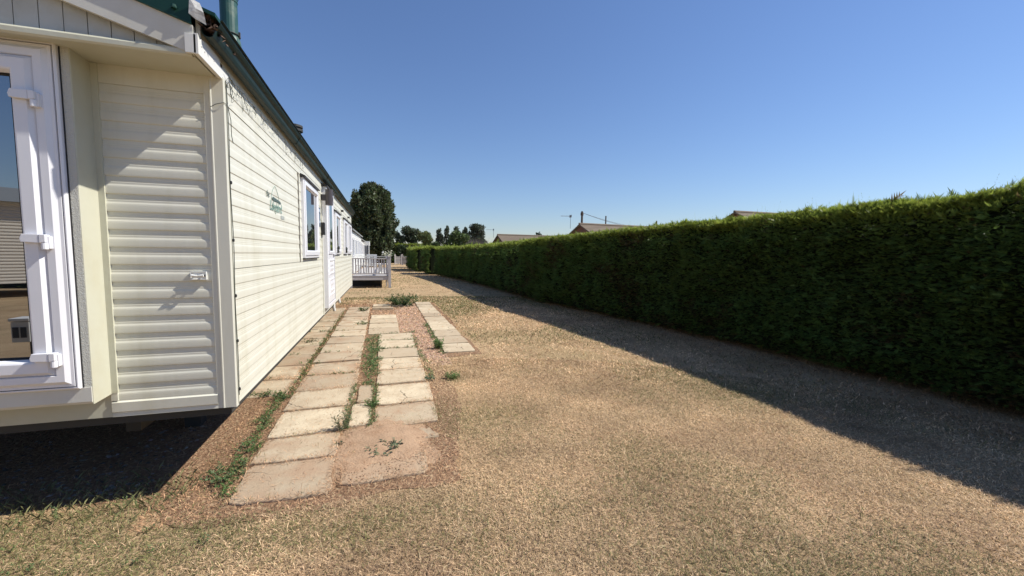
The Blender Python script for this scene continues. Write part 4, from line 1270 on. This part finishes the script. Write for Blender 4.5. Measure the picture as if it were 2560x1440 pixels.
# ------------------------------------------------------------------ trees and shrubs
def crown(name, blobs, nleaf, size, tint, parent=None, loc=None, seed=1, up=0.0, hue=0.1, inner=0.35):
    r_ = np.random.default_rng(seed)
    blobs = np.array(blobs, float)                # x,y,z,rx,ry,rz
    vol = (blobs[:, 3] * blobs[:, 5]) ** 1.0
    pick = r_.choice(len(blobs), nleaf, p=vol / vol.sum())
    b = blobs[pick]
    dirs = unit(r_.normal(size=(nleaf, 3)))
    rad = (inner + (1 - inner) * r_.random(nleaf) ** 0.5)
    jit = 1 + 0.12 * r_.normal(size=nleaf)
    P = b[:, :3] + dirs * b[:, 3:6] * (rad * jit)[:, None]
    A = unit(dirs + r_.normal(size=(nleaf, 3)) * 0.8 + np.array([0, 0, up]))
    B = unit(np.cross(A, r_.normal(size=(nleaf, 3))))
    sz = size * r_.uniform(.5, 1.3, nleaf)
    V = leaf_quads(P, sz, A, B)
    btone = r_.uniform(.75, 1.25, len(blobs))[pick]
    C = np.array(tint) * (btone * r_.uniform(.6, 1.4, nleaf))[:, None] * (1 + r_.normal(0, hue, (nleaf, 3)))
    return raw_mesh(name, V, 4, np.clip(C, 0.005, 1), MLEAF, parent=parent, loc=loc or (0, 0, 0))
def trunk(root, path, radii, limbs=()):
    m_ = MB(); m_.tube(path, radii, 10)
    for lp, lr in limbs: m_.tube(lp, lr, 7)
    return m_.build("trunk", MTRUNK, root, smooth=True)

def big_tree():
    cx, cy = -1.25, 50.0
    root = thing("broadleaf_tree", (cx, cy, 0), "large dense dark green tree towering behind the caravans", "tree")
    r_ = np.random.default_rng(3)
    blobs = []
    rows = [(1.7, -2.3, .8), (2.5, -3.0, 1.3), (3.4, -3.6, 1.5), (4.4, -3.9, 1.6), (5.4, -3.95, 1.5), (6.4, -3.9, 1.3), (7.3, -3.6, 1.0), (8.1, -3.0, .9), (8.7, -2.5, .3)]
    for z, xa, xb in rows:
        w = xb - xa
        for i in range(int(5 + w * 3.6)):
            t = r_.random()
            x_ = xa + .45 + (w - .9) * t
            dy = math.sqrt(max(0.05, 1 - (2 * t - 1) ** 2)) * w * .42
            rz = r_.uniform(.7, 1.05) if z < 8 else r_.uniform(.45, .7)
            blobs.append((x_, cy + r_.uniform(-1, .6) * dy, z + r_.uniform(-.4, .4), r_.uniform(.40, .62), r_.uniform(.40, .62), rz))
    for x_, z in ((-1.3, 9.35), (-.6, 9.0), (-2.1, 9.0), (.5, 8.55), (-2.9, 8.3), (1.05, 7.2), (1.5, 5.4), (-3.9, 6.0)):
        blobs.append((x_, cy, z - .35, .36, .5, .55))
    crown("crown", blobs, 46000, 0.17, (0.074, 0.096, 0.044), parent=root, seed=4, up=0.5)
    core = MB()
    core.lathe((cx, cy, 0), [(0.4, 1.4), (1.2, 2.2), (1.7, 3.4), (1.6, 5.2), (1.1, 6.8), (0.3, 7.8)], 12)
    core.build("inner_branches", MCORE, root)
    trunk(root, [(cx + .1, cy - .6, 0), (cx + .1, cy - .5, 1.2), (cx, cy, 3)], [.32, .26, .2], [([(cx - .6, cy - .8, 0), (cx - .5, cy - .7, 1.5), (cx - .9, cy, 3)], [.16, .13, .1]), ([(cx + .8, cy - .6, 0), (cx + .7, cy - .6, 1.4), (cx + 1.2, cy, 3)], [.14, .11, .08])])
big_tree()

def tree(label, cx, cy, blobs, nleaf, size, tint, trunk_h, tr=0.15, seed=1, name="broadleaf_tree", cat="tree", group=None, limbs=True, up=0.2):
    root = thing(name, (cx, cy, 0), label, cat, group)
    crown("crown", [(cx + b[0], cy + b[1], b[2], b[3], b[4], b[5]) for b in blobs], nleaf, size, tint, parent=root, seed=seed, up=up)
    lb_ = []
    if limbs:
        for b in blobs[:7]:
            lb_.append(([(cx, cy, trunk_h * .7), (cx + b[0] * .5, cy + b[1] * .5, (trunk_h * .7 + b[2]) / 2), (cx + b[0], cy + b[1], b[2])], [tr * .6, tr * .4, tr * .15]))
    trunk(root, [(cx, cy, 0), (cx + .05, cy, trunk_h * .6), (cx, cy, trunk_h)], [tr, tr * .8, tr * .6], lb_)
    return root
# lollipop tree right of the big one
r3 = np.random.default_rng(8)
bl3 = [(-1.3, 0, 3.8, .8, .8, .75), (-0.2, 0, 5.2, 1.0, .9, .75), (1.0, 0, 4.9, .9, .9, .7), (1.7, .2, 4.2, .6, .7, .6), (0.3, 0, 4.0, 1.0, .9, .7), (-1.7, 0, 2.9, .6, .6, .6), (-0.9, .2, 2.6, .5, .6, .5), (.9, 0, 3.3, .6, .6, .5), (-1.9, 0, 4.5, .5, .5, .6)]
tree("open-branched dark tree with sky showing below, just right of the big tree", 4.0, 70.0, bl3, 5200, 0.19, (0.08, 0.10, 0.06), 3.2, 0.2, 9)
# tall trees in the distance (about 110 m)
def plumes(w, h, n, seed):
    q = np.random.default_rng(seed); out = []
    for i in range(n):
        t = q.random()
        ww = w * (1 - 0.45 * t ** 2)
        out.append((q.uniform(-ww, ww) * .75, q.uniform(-.8, .8), 2 + (h - 2.6) * t, w * q.uniform(.28, .42), .8, q.uniform(.6, 1.1)))
    out.append((0, 0, h - .6, w * .35, .6, .6))
    return out
for lab, X, w, h, n, sd in (("narrow upright tree, leftmost of the distant row beyond the hedge", 14.3, 1.3, 8.3, 20, 1), ("narrow upright tree, second in the distant row beyond the hedge", 16.3, 1.15, 8.9, 20, 2),
                            ("rounded upright tree in the middle of the distant row", 18.8, 1.45, 9.0, 24, 3), ("slim tree touching the widest crown of the distant row", 21.2, 1.25, 8.8, 20, 4), ("widest rounded tree at the right end of the distant row", 24.2, 3.0, 9.9, 56, 5)):
    tree(lab, X, 110.0, plumes(w, h, n, sd), 2600 if w < 2 else 7000, 0.26, (0.08, 0.10, 0.07), 4.0, 0.2, sd + 20, group="row of distant trees", limbs=False, up=0.6)
def shrub(label, cx, cy, w, h, nleaf, size, tint, seed, dpt=None, name="shrub", zb=0.4):
    q = np.random.default_rng(seed); bl_ = []
    for i in range(14):
        t = q.random(); ww = w * (1 - 0.6 * t ** 2)
        bl_.append((q.uniform(-ww, ww), q.uniform(-.5, .5) * (dpt or w), zb + (h - zb - .3) * t, w * q.uniform(.25, .4), w * .3, h * q.uniform(.10, .18)))
    return tree(label, cx, cy, bl_, nleaf, size, tint, h * .5, 0.06, seed, name=name, cat="shrub", limbs=False)
shrub("bright leafy shrub standing behind the hedge end, left of the bare bush", 7.9, 45.0, 1.6, 3.85, 6500, 0.12, (0.11, 0.155, 0.055), 51)
shrub("olive green shrub mass behind the farthest hedge blocks", 4.6, 47.0, 2.2, 3.75, 6400, 0.13, (0.10, 0.12, 0.045), 52)
shrub("low dark shrub between the big tree and the far hedge", 2.3, 60.0, 1.6, 2.9, 2600, 0.16, (0.045, 0.065, 0.026), 53)
shrub("rounded green shrub left of the leafy one, over the hedge gaps", 6.1, 45.5, 1.3, 3.3, 3600, 0.12, (0.08, 0.11, 0.045), 54)
shrub("yellowish low shrub beside the nearer gable of the left house", 11.6, 50.0, 0.9, 2.75, 1500, 0.12, (0.11, 0.125, 0.045), 55)
shrub("dark shrub tops between the two brown roofs", 18.0, 47.0, 1.5, 4.0, 2600, 0.15, (0.05, 0.07, 0.035), 56)
# bare brownish bush
root = thing("bare_bush", (9.75, 46.0, 0), "bare brown twiggy bush above the hedge in front of the distant trees", "bush")
tw = []
q = np.random.default_rng(66)
N = 2600
a = q.normal(0, .42, N); base = np.stack([9.75 + q.normal(0, .62, N), 46 + q.normal(0, .4, N), q.uniform(1.0, 2.6, N)], 1)
D = unit(np.stack([a + (base[:, 0] - 9.75) * .4, q.normal(0, .3, N), np.ones(N)], 1)); ln = q.uniform(.4, 1.3, N)
ln *= np.clip((3.9 - base[:, 2]) / 1.6, .2, 1)
sd_ = np.stack([np.ones(N), np.zeros(N), np.zeros(N)], 1) * .010
V = np.stack([base - sd_, base + sd_, base + D * ln[:, None]], 1)
raw_mesh("twigs", V, 3, np.array([0.20, 0.165, 0.14]) * q.uniform(.6, 1.4, (N, 1)), MGRASS, parent=root)

# ------------------------------------------------------------------ houses beyond the hedge
def house(label, ap, length, half, rise, eave_drop, ang, aerial=None, chimney=None):
    """ap: apex of the near gable; the ridge runs from it along ang"""
    ap = Vector(ap); d_ = Vector((math.cos(ang), math.sin(ang), 0)); s_ = Vector((-math.sin(ang), math.cos(ang), 0))
    root = thing("bungalow", (ap.x, ap.y, 0), label, "house")
    e0 = ap + d_ * length
    zr = ap.z; ze = zr - rise
    wl_ = MB()
    ha = half - 0.25
    for p, sg in ((ap + d_ * 0.25, 1), (e0 - d_ * 0.25, -1)):
        wl_.poly([(p + s_ * ha)[:2] + (0,) if False else (*(p + s_ * ha).xy, 0), (*(p - s_ * ha).xy, 0), (*(p - s_ * ha).xy, ze), (*p.xy, zr - 0.12), (*(p + s_ * ha).xy, ze)])
    for sg in (1, -1):
        a = ap + d_ * .25 + s_ * ha * sg; b = e0 - d_ * .25 + s_ * ha * sg
        wl_.poly([(*a.xy, 0), (*b.xy, 0), (*b.xy, ze), (*a.xy, ze)])
    wl_.build("wall", MBRICK, root)
    rf_ = MB()
    NC = 9
    for sg in (1, -1):
        for i in range(NC):
            t0, t1 = i / NC, (i + 1) / NC
            A = lambda p, t, dz: (*(p + s_ * half * sg * t).xy, zr - (rise + eave_drop) * t + dz)
            rf_.poly([A(ap, t0, 0.0), A(e0, t0, 0.0), A(e0, t1, 0.03), A(ap, t1, 0.03)])
            rf_.poly([A(ap, t1, 0.03), A(e0, t1, 0.03), A(e0, t1, 0.0), A(ap, t1, 0.0)])
        rf_.poly([A(ap, 0, -.08), A(e0, 0, -.08), A(e0, 1, -.06), A(ap, 1, -.06)])
        for p in (ap, e0):
            rf_.poly([A(p, 0, 0), A(p, 1, 0.03), A(p, 1, -.06), A(p, 0, -.08)])
    rf_.tube([(ap.x, ap.y, zr + .02), (e0.x, e0.y, zr + .02)], 0.10, 8)
    ro = rf_.build("roof", MTILE, root)
    if aerial:
        am = MB(); bx, by, bz, L_ = aerial
        am.tube([(bx, by, zr - .3), (bx, by, bz + .1)], 0.018, 6)
        am.tube([(bx + .05, by, bz), (bx - L_, by + .1, bz - .01)], 0.014, 6)
        for k in range(9):
            xx = bx - L_ * (k + .4) / 9
            am.tube([(xx, by - .22 + .012 * k, bz), (xx, by + .22 - .012 * k, bz)], 0.007, 5)
        am.obox((bx, by, bz), (.02, 0, 0), (0, .18, 0), (0, 0, .10))
        am.build("tv_aerial", MSTEEL, root)
    return root
house("brown tiled bungalow roof with brick gable, left of the pair showing over the hedge", (12.25, 45.0, 3.74), 9.5, 2.6, 1.05, 0.15, 0.06, aerial=(11.95, 45.5, 4.33, 0.85))
house("brown tiled bungalow roof with dark gable beside the telegraph pole", (14.9, 30.0, 4.02), 13.0, 2.5, 1.0, 0.15, 0.10, aerial=(14.62, 31.0, 4.72, 0.85))
house("nearest roof, only its ridge end peeping over the hedge", (22.25, 22.0, 4.53), 9.0, 2.6, 1.0, 0.15, 0.02)

# poles and wires
tp = thing("telegraph_pole", (21.2, 42, 0), "brown wooden telegraph pole with wires rising behind the right-hand bungalow roof", "utility pole")
m_ = MB(); m_.tube([(21.2, 42, 0), (21.2, 42, 6.45)], [0.15, 0.11], 10); m_.tube([(21.2, 42, 6.0), (21.2, 42, 6.3)], 0.17, 10); m_.build("pole", MPOLE, tp)
for i, (ex, ey, ez) in enumerate(((34.0, 40, 4.45), (30.5, 38, 4.35), (36, 44, 4.7))):
    w_ = MB(); P0 = Vector((21.2, 42, 6.3)); P1 = Vector((ex, ey, ez))
    w_.tube([P0.lerp(P1, t) - Vector((0, 0, 0.55 * 4 * t * (1 - t))) for t in np.linspace(0, 1, 14)], 0.012, 5)
    w_.build("wire", MSTEEL, tp)
p2 = thing("thin_pole", (24.2, 42, 0), "thin grey pole to the right of the telegraph pole, above the bungalow roof", "pole")
m_ = MB(); m_.tube([(24.2, 42, 0), (24.2, 42, 6.0)], 0.075, 8); m_.build("shaft", MPOLE, p2)
m_ = MB(); m_.tube([(24.2, 42, 6.0), (24.2, 42, 6.05)], 0.09, 8); m_.build("cap", MSTEEL, p2)
p3 = thing("thin_pole", (31.0, 42, 0), "short thin post tip just showing over the middle of the hedge", "pole")
m_ = MB(); m_.tube([(31.0, 42, 0), (31.0, 42, 5.7)], 0.07, 8); m_.build("shaft", MPOLE, p3)
m_ = MB(); m_.tube([(31.0, 42, 5.7), (31.0, 42, 5.74)], 0.085, 8); m_.build("cap", MSTEEL, p3)

# ------------------------------------------------------------------ far caravans
def far_caravan(label, x1, y0, length, top=2.62, bay=None):
    root = thing("static_caravan", (x1, y0, 0), label, "caravan")
    w_ = MB()
    for t_, b_ in ((top, 1.42), (1.416, 0.5)):
        w_.strip([(x1 - 0.014 + dd, 0, z) for z, dd in siding_profile(t_, b_)], (0, y0, 0), (0, y0 + length, 0))
    xl = x1 - 3.1
    w_.poly([(xl, y0, .5), (x1 - .014, y0, .5), (x1 - .014, y0, top), ((xl + x1) / 2, y0, top + .5), (xl, y0, top)])
    w_.poly([(xl, y0 + length, .5), (x1 - .014, y0 + length, .5), (x1 - .014, y0 + length, top), ((xl + x1) / 2, y0 + length, top + .5), (xl, y0 + length, top)])
    w_.poly([(xl, y0, .5), (xl, y0 + length, .5), (xl, y0 + length, top), (xl, y0, top)])
    w_.poly([(xl, y0, .5), (xl, y0 + length, .5), (x1, y0 + length, .5), (x1, y0, .5)])
    w_.build("wall", MWHITE, root)
    r_ = MB()
    xm_ = (xl + x1) / 2
    for sg, xe in ((1, x1 + .10), (-1, xl - .10)):
        r_.prism([(xe, y0 - .12, top + .0), (xm_, y0 - .12, top + .52), (xm_, y0 - .12, top + .58), (xe, y0 - .12, top + .06)], (0, length + .24, 0))
    r_.build("roof", mat("grey_roof", (0.22, 0.23, 0.22), 0.6), root)
    k = 0
    for yy in np.arange(y0 + 0.9, y0 + length - 1.2, 2.4):
        f_ = MB(); frame_sweep(f_, yy, yy + 1.15, 1.35, 2.25, x1, [(0, 0), (0, .03), (.07, .035), (.075, .01)], 'side')
        fo = f_.build("window", MUPVC, root)
        p_ = MB(); p_.box(x1 + .004, x1 + .009, yy + .07, yy + 1.08, 1.42, 2.18); p_.build("pane", MGLASS2, fo)
    if bay:
        b_ = MB(); b_.box(x1, x1 + .45, y0 + length - 2.2, y0 + length - .2, .5, top + .02); b_.build("bay", MWHITE, root)
        b_ = MB(); b_.box(x1 + .452, x1 + .46, y0 + length - 1.9, y0 + length - .5, 1.2, 2.2)
        b_.box(x1 + .06, x1 + .38, y0 + length - 2.212, y0 + length - 2.202, .9, 2.2)
        b_.build("bay_pane", MGLASS2, root)
    return root
far_caravan("white static caravan behind the deck, next in line after the cream one", -1.42, 20.6, 9.6, 2.60)
far_caravan("farthest white static caravan, standing before the big tree", -1.62, 32.0, 9.0, 2.55, bay=True)
# the caravan seen mirrored in the patio door
oc = thing("static_caravan", (-12.0, -10.5, 0), "beige static caravan reflected in the glass of the patio door", "caravan")
w_ = MB()
pr = [(0, -10.5 + 0.0 + dd * 2.4, z) for z, dd in siding_profile(2.95, 0.45)]
w_.strip(pr, (-20.5, 0, 0), (-9.2, 0, 0))
w_.box(-20.5, -9.2, -13.6, -10.52, 0.45, 2.95)
w_.build("wall", mat("beige_siding", (0.66, 0.60, 0.50), 0.5), oc)
w_ = MB(); w_.box(-11.6, -11.5, -10.49, -10.45, 0.45, 2.95); w_.box(-20.5, -9.2, -10.49, -10.45, 2.90, 2.99); w_.build("trim", MWHITE, oc)
oc.rotation_euler = (0, 0, -0.75)
w_ = MB(); w_.prism([(-20.7, -13.9, 2.96), (-20.7, -10.2, 2.96), (-20.7, -12.05, 3.55)], (11.7, 0, 0)); w_.build("roof", mat("grey_roof2", (0.20, 0.21, 0.21), 0.6), oc)
# power pedestal mirrored low in the door
pp = thing("power_pedestal", (-2.97, 0.88, 0), "small grey service box on a dark post, seen mirrored low in the patio door", "service box")
m_ = MB(); m_.box(-2.995, -2.875, 0.82, 0.95, 0.74, 0.915); m_.build("box", mat("grey_box", (0.62, 0.62, 0.58), 0.5), pp, bevel=0.006)
m_ = MB(); m_.box(-3.003, -2.867, 0.81, 0.96, 0.92, 0.945); m_.build("lid", MWHITE, pp, bevel=0.005)
for xx in (-2.982, -2.930):
    m_ = MB(); m_.box(xx, xx + 0.038, 0.951, 0.956, 0.78, 0.87); m_.build("socket_cover", MDARK, pp)
m_ = MB(); m_.box(-2.91, -2.88, 0.86, 0.90, 0, 0.738); m_.build("post", MDARK, pp)

# ------------------------------------------------------------------ deck of the second caravan
DY = 19.0
dk = thing("deck", (-0.5, DY, 0), "raised grey-white timber deck with balustrade beside the second caravan", "deck")
m_ = MB()
x = -1.30
while x < 0.24:
    m_.box(x, x + 0.115, DY - 0.03, DY + 11.0, 0.515, 0.540); x += 0.1155
m_.build("deck_boards", MWOODW, dk)
m_ = MB(); m_.box(-1.30, 0.20, DY - 0.02, DY + 0.02, 0.35, 0.512); m_.build("fascia", MWOODW, dk)
m_ = MB(); m_.box(0.205, 0.245, DY + 0.05, DY + 11, 0.35, 0.512); m_.build("fascia", MWOODW, dk)
def deck_post(x, y, z0=0.0, top=1.36, w=0.06):
    m_ = MB(); m_.box(x - w, x + w, y - w, y + w, z0, top)
    po = m_.build("post", MWOODW, dk, bevel=0.006)
    m_ = MB(); m_.prism([(x - w * 1.25, y - w * 1.25, top), (x + w * 1.25, y - w * 1.25, top), (x + w * 1.25, y + w * 1.25, top), (x - w * 1.25, y + w * 1.25, top)], (0, 0, .03)); m_.build("post_cap", MWOODW, po)
deck_post(0.26, DY); deck_post(-1.33, DY, 0, 1.30, .035)
for y in (DY + 3.6, DY + 7.2, DY + 10.9): deck_post(0.26, y)
deck_post(-0.55, DY + 10.9)
m_ = MB(); m_.box(-1.40, -0.12, DY + 1.3, DY + 1.33, 0.0, 0.51); m_.build("deck_shade_panel", MDARK, dk)  # dark panel added below the boards to deepen the shade there
m_ = MB(); m_.box(0.10, 0.16, DY + 0.8, DY + 0.86, 0, 0.35); m_.build("support_leg", MWOODW, dk)
m_ = MB(); m_.box(-0.40, -0.34, DY + 0.8, DY + 0.86, 0, 0.35); m_.build("support_leg", MDARK, dk)
m_ = MB(); m_.box(-1.36, 0.198, DY - 0.045, DY + 0.045, 1.265, 1.31); m_.build("top_rail", MWOODW, dk, bevel=0.005)
m_ = MB(); m_.box(-1.30, 0.198, DY - 0.03, DY + 0.03, 0.60, 0.655); m_.build("bottom_rail", MWOODW, dk, bevel=0.005)
m_ = MB(); m_.box(0.215, 0.305, DY + 0.07, DY + 10.8, 1.265, 1.31); m_.build("top_rail", MWOODW, dk, bevel=0.005)
m_ = MB(); m_.box(0.23, 0.29, DY + 0.07, DY + 10.8, 0.60, 0.655); m_.build("bottom_rail", MWOODW, dk, bevel=0.005)
m_ = MB(); m_.box(-1.36, 0.198, DY + 10.86, DY + 10.95, 1.265, 1.31); m_.build("top_rail", MWOODW, dk, bevel=0.005)
bal = MB()
bx0 = -1.25
bal.box(bx0 - .026, bx0 + .026, DY - .02, DY + .02, 0.655, 1.265)
bal0 = bal.build("baluster", MWOODW, dk, bevel=0.004)
for i in range(1, 14):
    o = bal0.copy(); COL.objects.link(o); o.parent = dk; o.location = bal0.location + Vector((0.107 * i, 0, 0))
for i in range(40):
    o = bal0.copy(); COL.objects.link(o); o.parent = dk; o.location = bal0.location + Vector((0.26 - bx0, 0.2 + 0.26 * i, 0))
# garden chairs and table on the deck
def chair(x, y, label, rz):
    c = thing("garden_chair", (x, y, 0.54), label, "chair", "white chairs on the deck")
    m_ = MB(); m_.box(x - .23, x + .23, y - .22, y + .22, 0.93, 0.96); m_.build("seat", MWHITE, c, bevel=.008)
    m_ = MB()
    for k in range(5): m_.box(x - .21 + .095 * k, x - .16 + .095 * k, y + .20, y + .225, 0.98, 1.42)
    m_.box(x - .23, x + .23, y + .195, y + .23, 1.40, 1.47)
    m_.build("backrest", MWHITE, c)
    for sx in (-1, 1):
        for sy in (-1, 1):
            m_ = MB(); m_.tube([(x + sx * .22, y + sy * .21, 0.54), (x + sx * .20, y + sy * .19, 0.95)], .022, 7); m_.build("leg", MWHITE, c)
        m_ = MB(); m_.box(x + sx * .24 - .025, x + sx * .24 + .025, y - .22, y + .22, 1.13, 1.16); m_.build("armrest", MWHITE, c)
    c.rotation_euler = (0, 0, rz)
    return c
chair(-0.52, DY + 1.7, "white slatted garden chair in the middle of the deck behind the rail", 0.0)
chair(-0.98, DY + 2.2, "white garden chair nearer the caravan wall on the deck", 0.5)
tb = thing("garden_table", (-0.15, DY + 2.3, 0.54), "low white garden table on the deck right of the chairs", "table")
m_ = MB(); m_.lathe((-0.15, DY + 2.3, 0.54), [(0.36, 0.44), (0.37, 0.46), (0.36, 0.48)], 18); m_.build("tabletop", MWHITE, tb)
m_ = MB(); m_.lathe((-0.15, DY + 2.3, 0.54), [(0.2, 0), (0.18, .03), (0.04, .06), (0.04, .43)], 12); m_.build("pedestal", MWHITE, tb)
# flower pot on the corner post
fp = thing("flower_pot", (0.20, DY + 0.12, 1.31), "pot of white flowers standing on the deck's corner rail", "flower pot")
m_ = MB(); m_.lathe((0.16, DY + 0.12, 1.31), [(0.06, 0), (0.085, .10), (0.09, .11)], 12); m_.build("pot", MWHITE, fp)
N = 260
P = np.stack([rng.normal(0.17, .10, N), rng.normal(DY + .12, .06, N), 1.42 + np.abs(rng.normal(0, .085, N))], 1)
Cc = np.where(rng.random((N, 1)) < .62, np.array([[0.78, 0.76, 0.62]]), np.array([[0.10, 0.14, 0.05]]))
raw_mesh("flowers", leaf_quads(P, rng.uniform(.02, .045, N)), 4, Cc, MLEAF, parent=fp)
# lamp-like white globe behind the deck
gl = thing("garden_lamp", (-0.02, DY + 8.0, 0), "small white globe lamp on a thin stem beyond the deck", "lamp")
m_ = MB(); m_.tube([(-0.02, DY + 8.0, 0), (-0.02, DY + 8.0, 1.52)], 0.012, 6); m_.build("stem", MDARK, gl)
m_ = MB(); m_.lathe((-0.02, DY + 8.0, 1.58), [(0.01, -.06), (.045, -.04), (.06, 0), (.045, .04), (.01, .06)], 12); m_.build("globe", MWHITE, gl, smooth=True)
# white picket panels across the lawn
def picket(x, y, label, w, rz):
    p = thing("picket_fence", (x, y, 0), label, "picket fence", "white picket panels at the far end of the lawn")
    n = 6
    for k in range(n):
        xx = -w / 2 + w * k / (n - 1)
        hh = 1.28 if k in (0, n - 1) else 1.05 + 0.10 * abs(k - 2.5) / 2.5
        m_ = MB(); m_.prism([(x + xx - .04, y - .015, .08), (x + xx + .04, y - .015, .08), (x + xx + .04, y - .015, hh), (x + xx, y - .015, hh + .09), (x + xx - .04, y - .015, hh)], (0, .03, 0)); m_.build("picket", MWOODW, p)
    for z in (.35, .85):
        m_ = MB(); m_.box(x - w / 2 - .04, x + w / 2 + .04, y + .016, y + .05, z - .04, z + .04); m_.build("rail", MWOODW, p)
    for s_ in (-1, 1):
        m_ = MB(); m_.box(x + s_ * (w / 2 + .08) - .05, x + s_ * (w / 2 + .08) + .05, y - .05, y + .05, 0, 1.42); m_.build("post", MWOODW, p)
    p.rotation_euler = (0, 0, rz)
picket(1.95, 58.5, "white picket panel, left of the two at the far end of the lawn", 0.75, 0.25)
picket(2.72, 55.5, "white picket panel, right of the two and close to the hedge", 0.65, -0.5)
# scrap of white litter below the hedge
lt = MB()
lt.faces([(6.05, 3.35, 0.06), (6.17, 3.30, 0.10), (6.20, 3.34, 0.17), (6.10, 3.40, 0.14), (6.02, 3.42, 0.11), (6.12, 3.33, 0.12)], [(0, 1, 5), (1, 2, 5), (2, 3, 5), (3, 4, 5), (4, 0, 5)])
tag(lt.build("litter", MWHITE, loc=(6.1, 3.35, 0)), "crumpled white scrap caught below the near end of the long hedge", "litter")
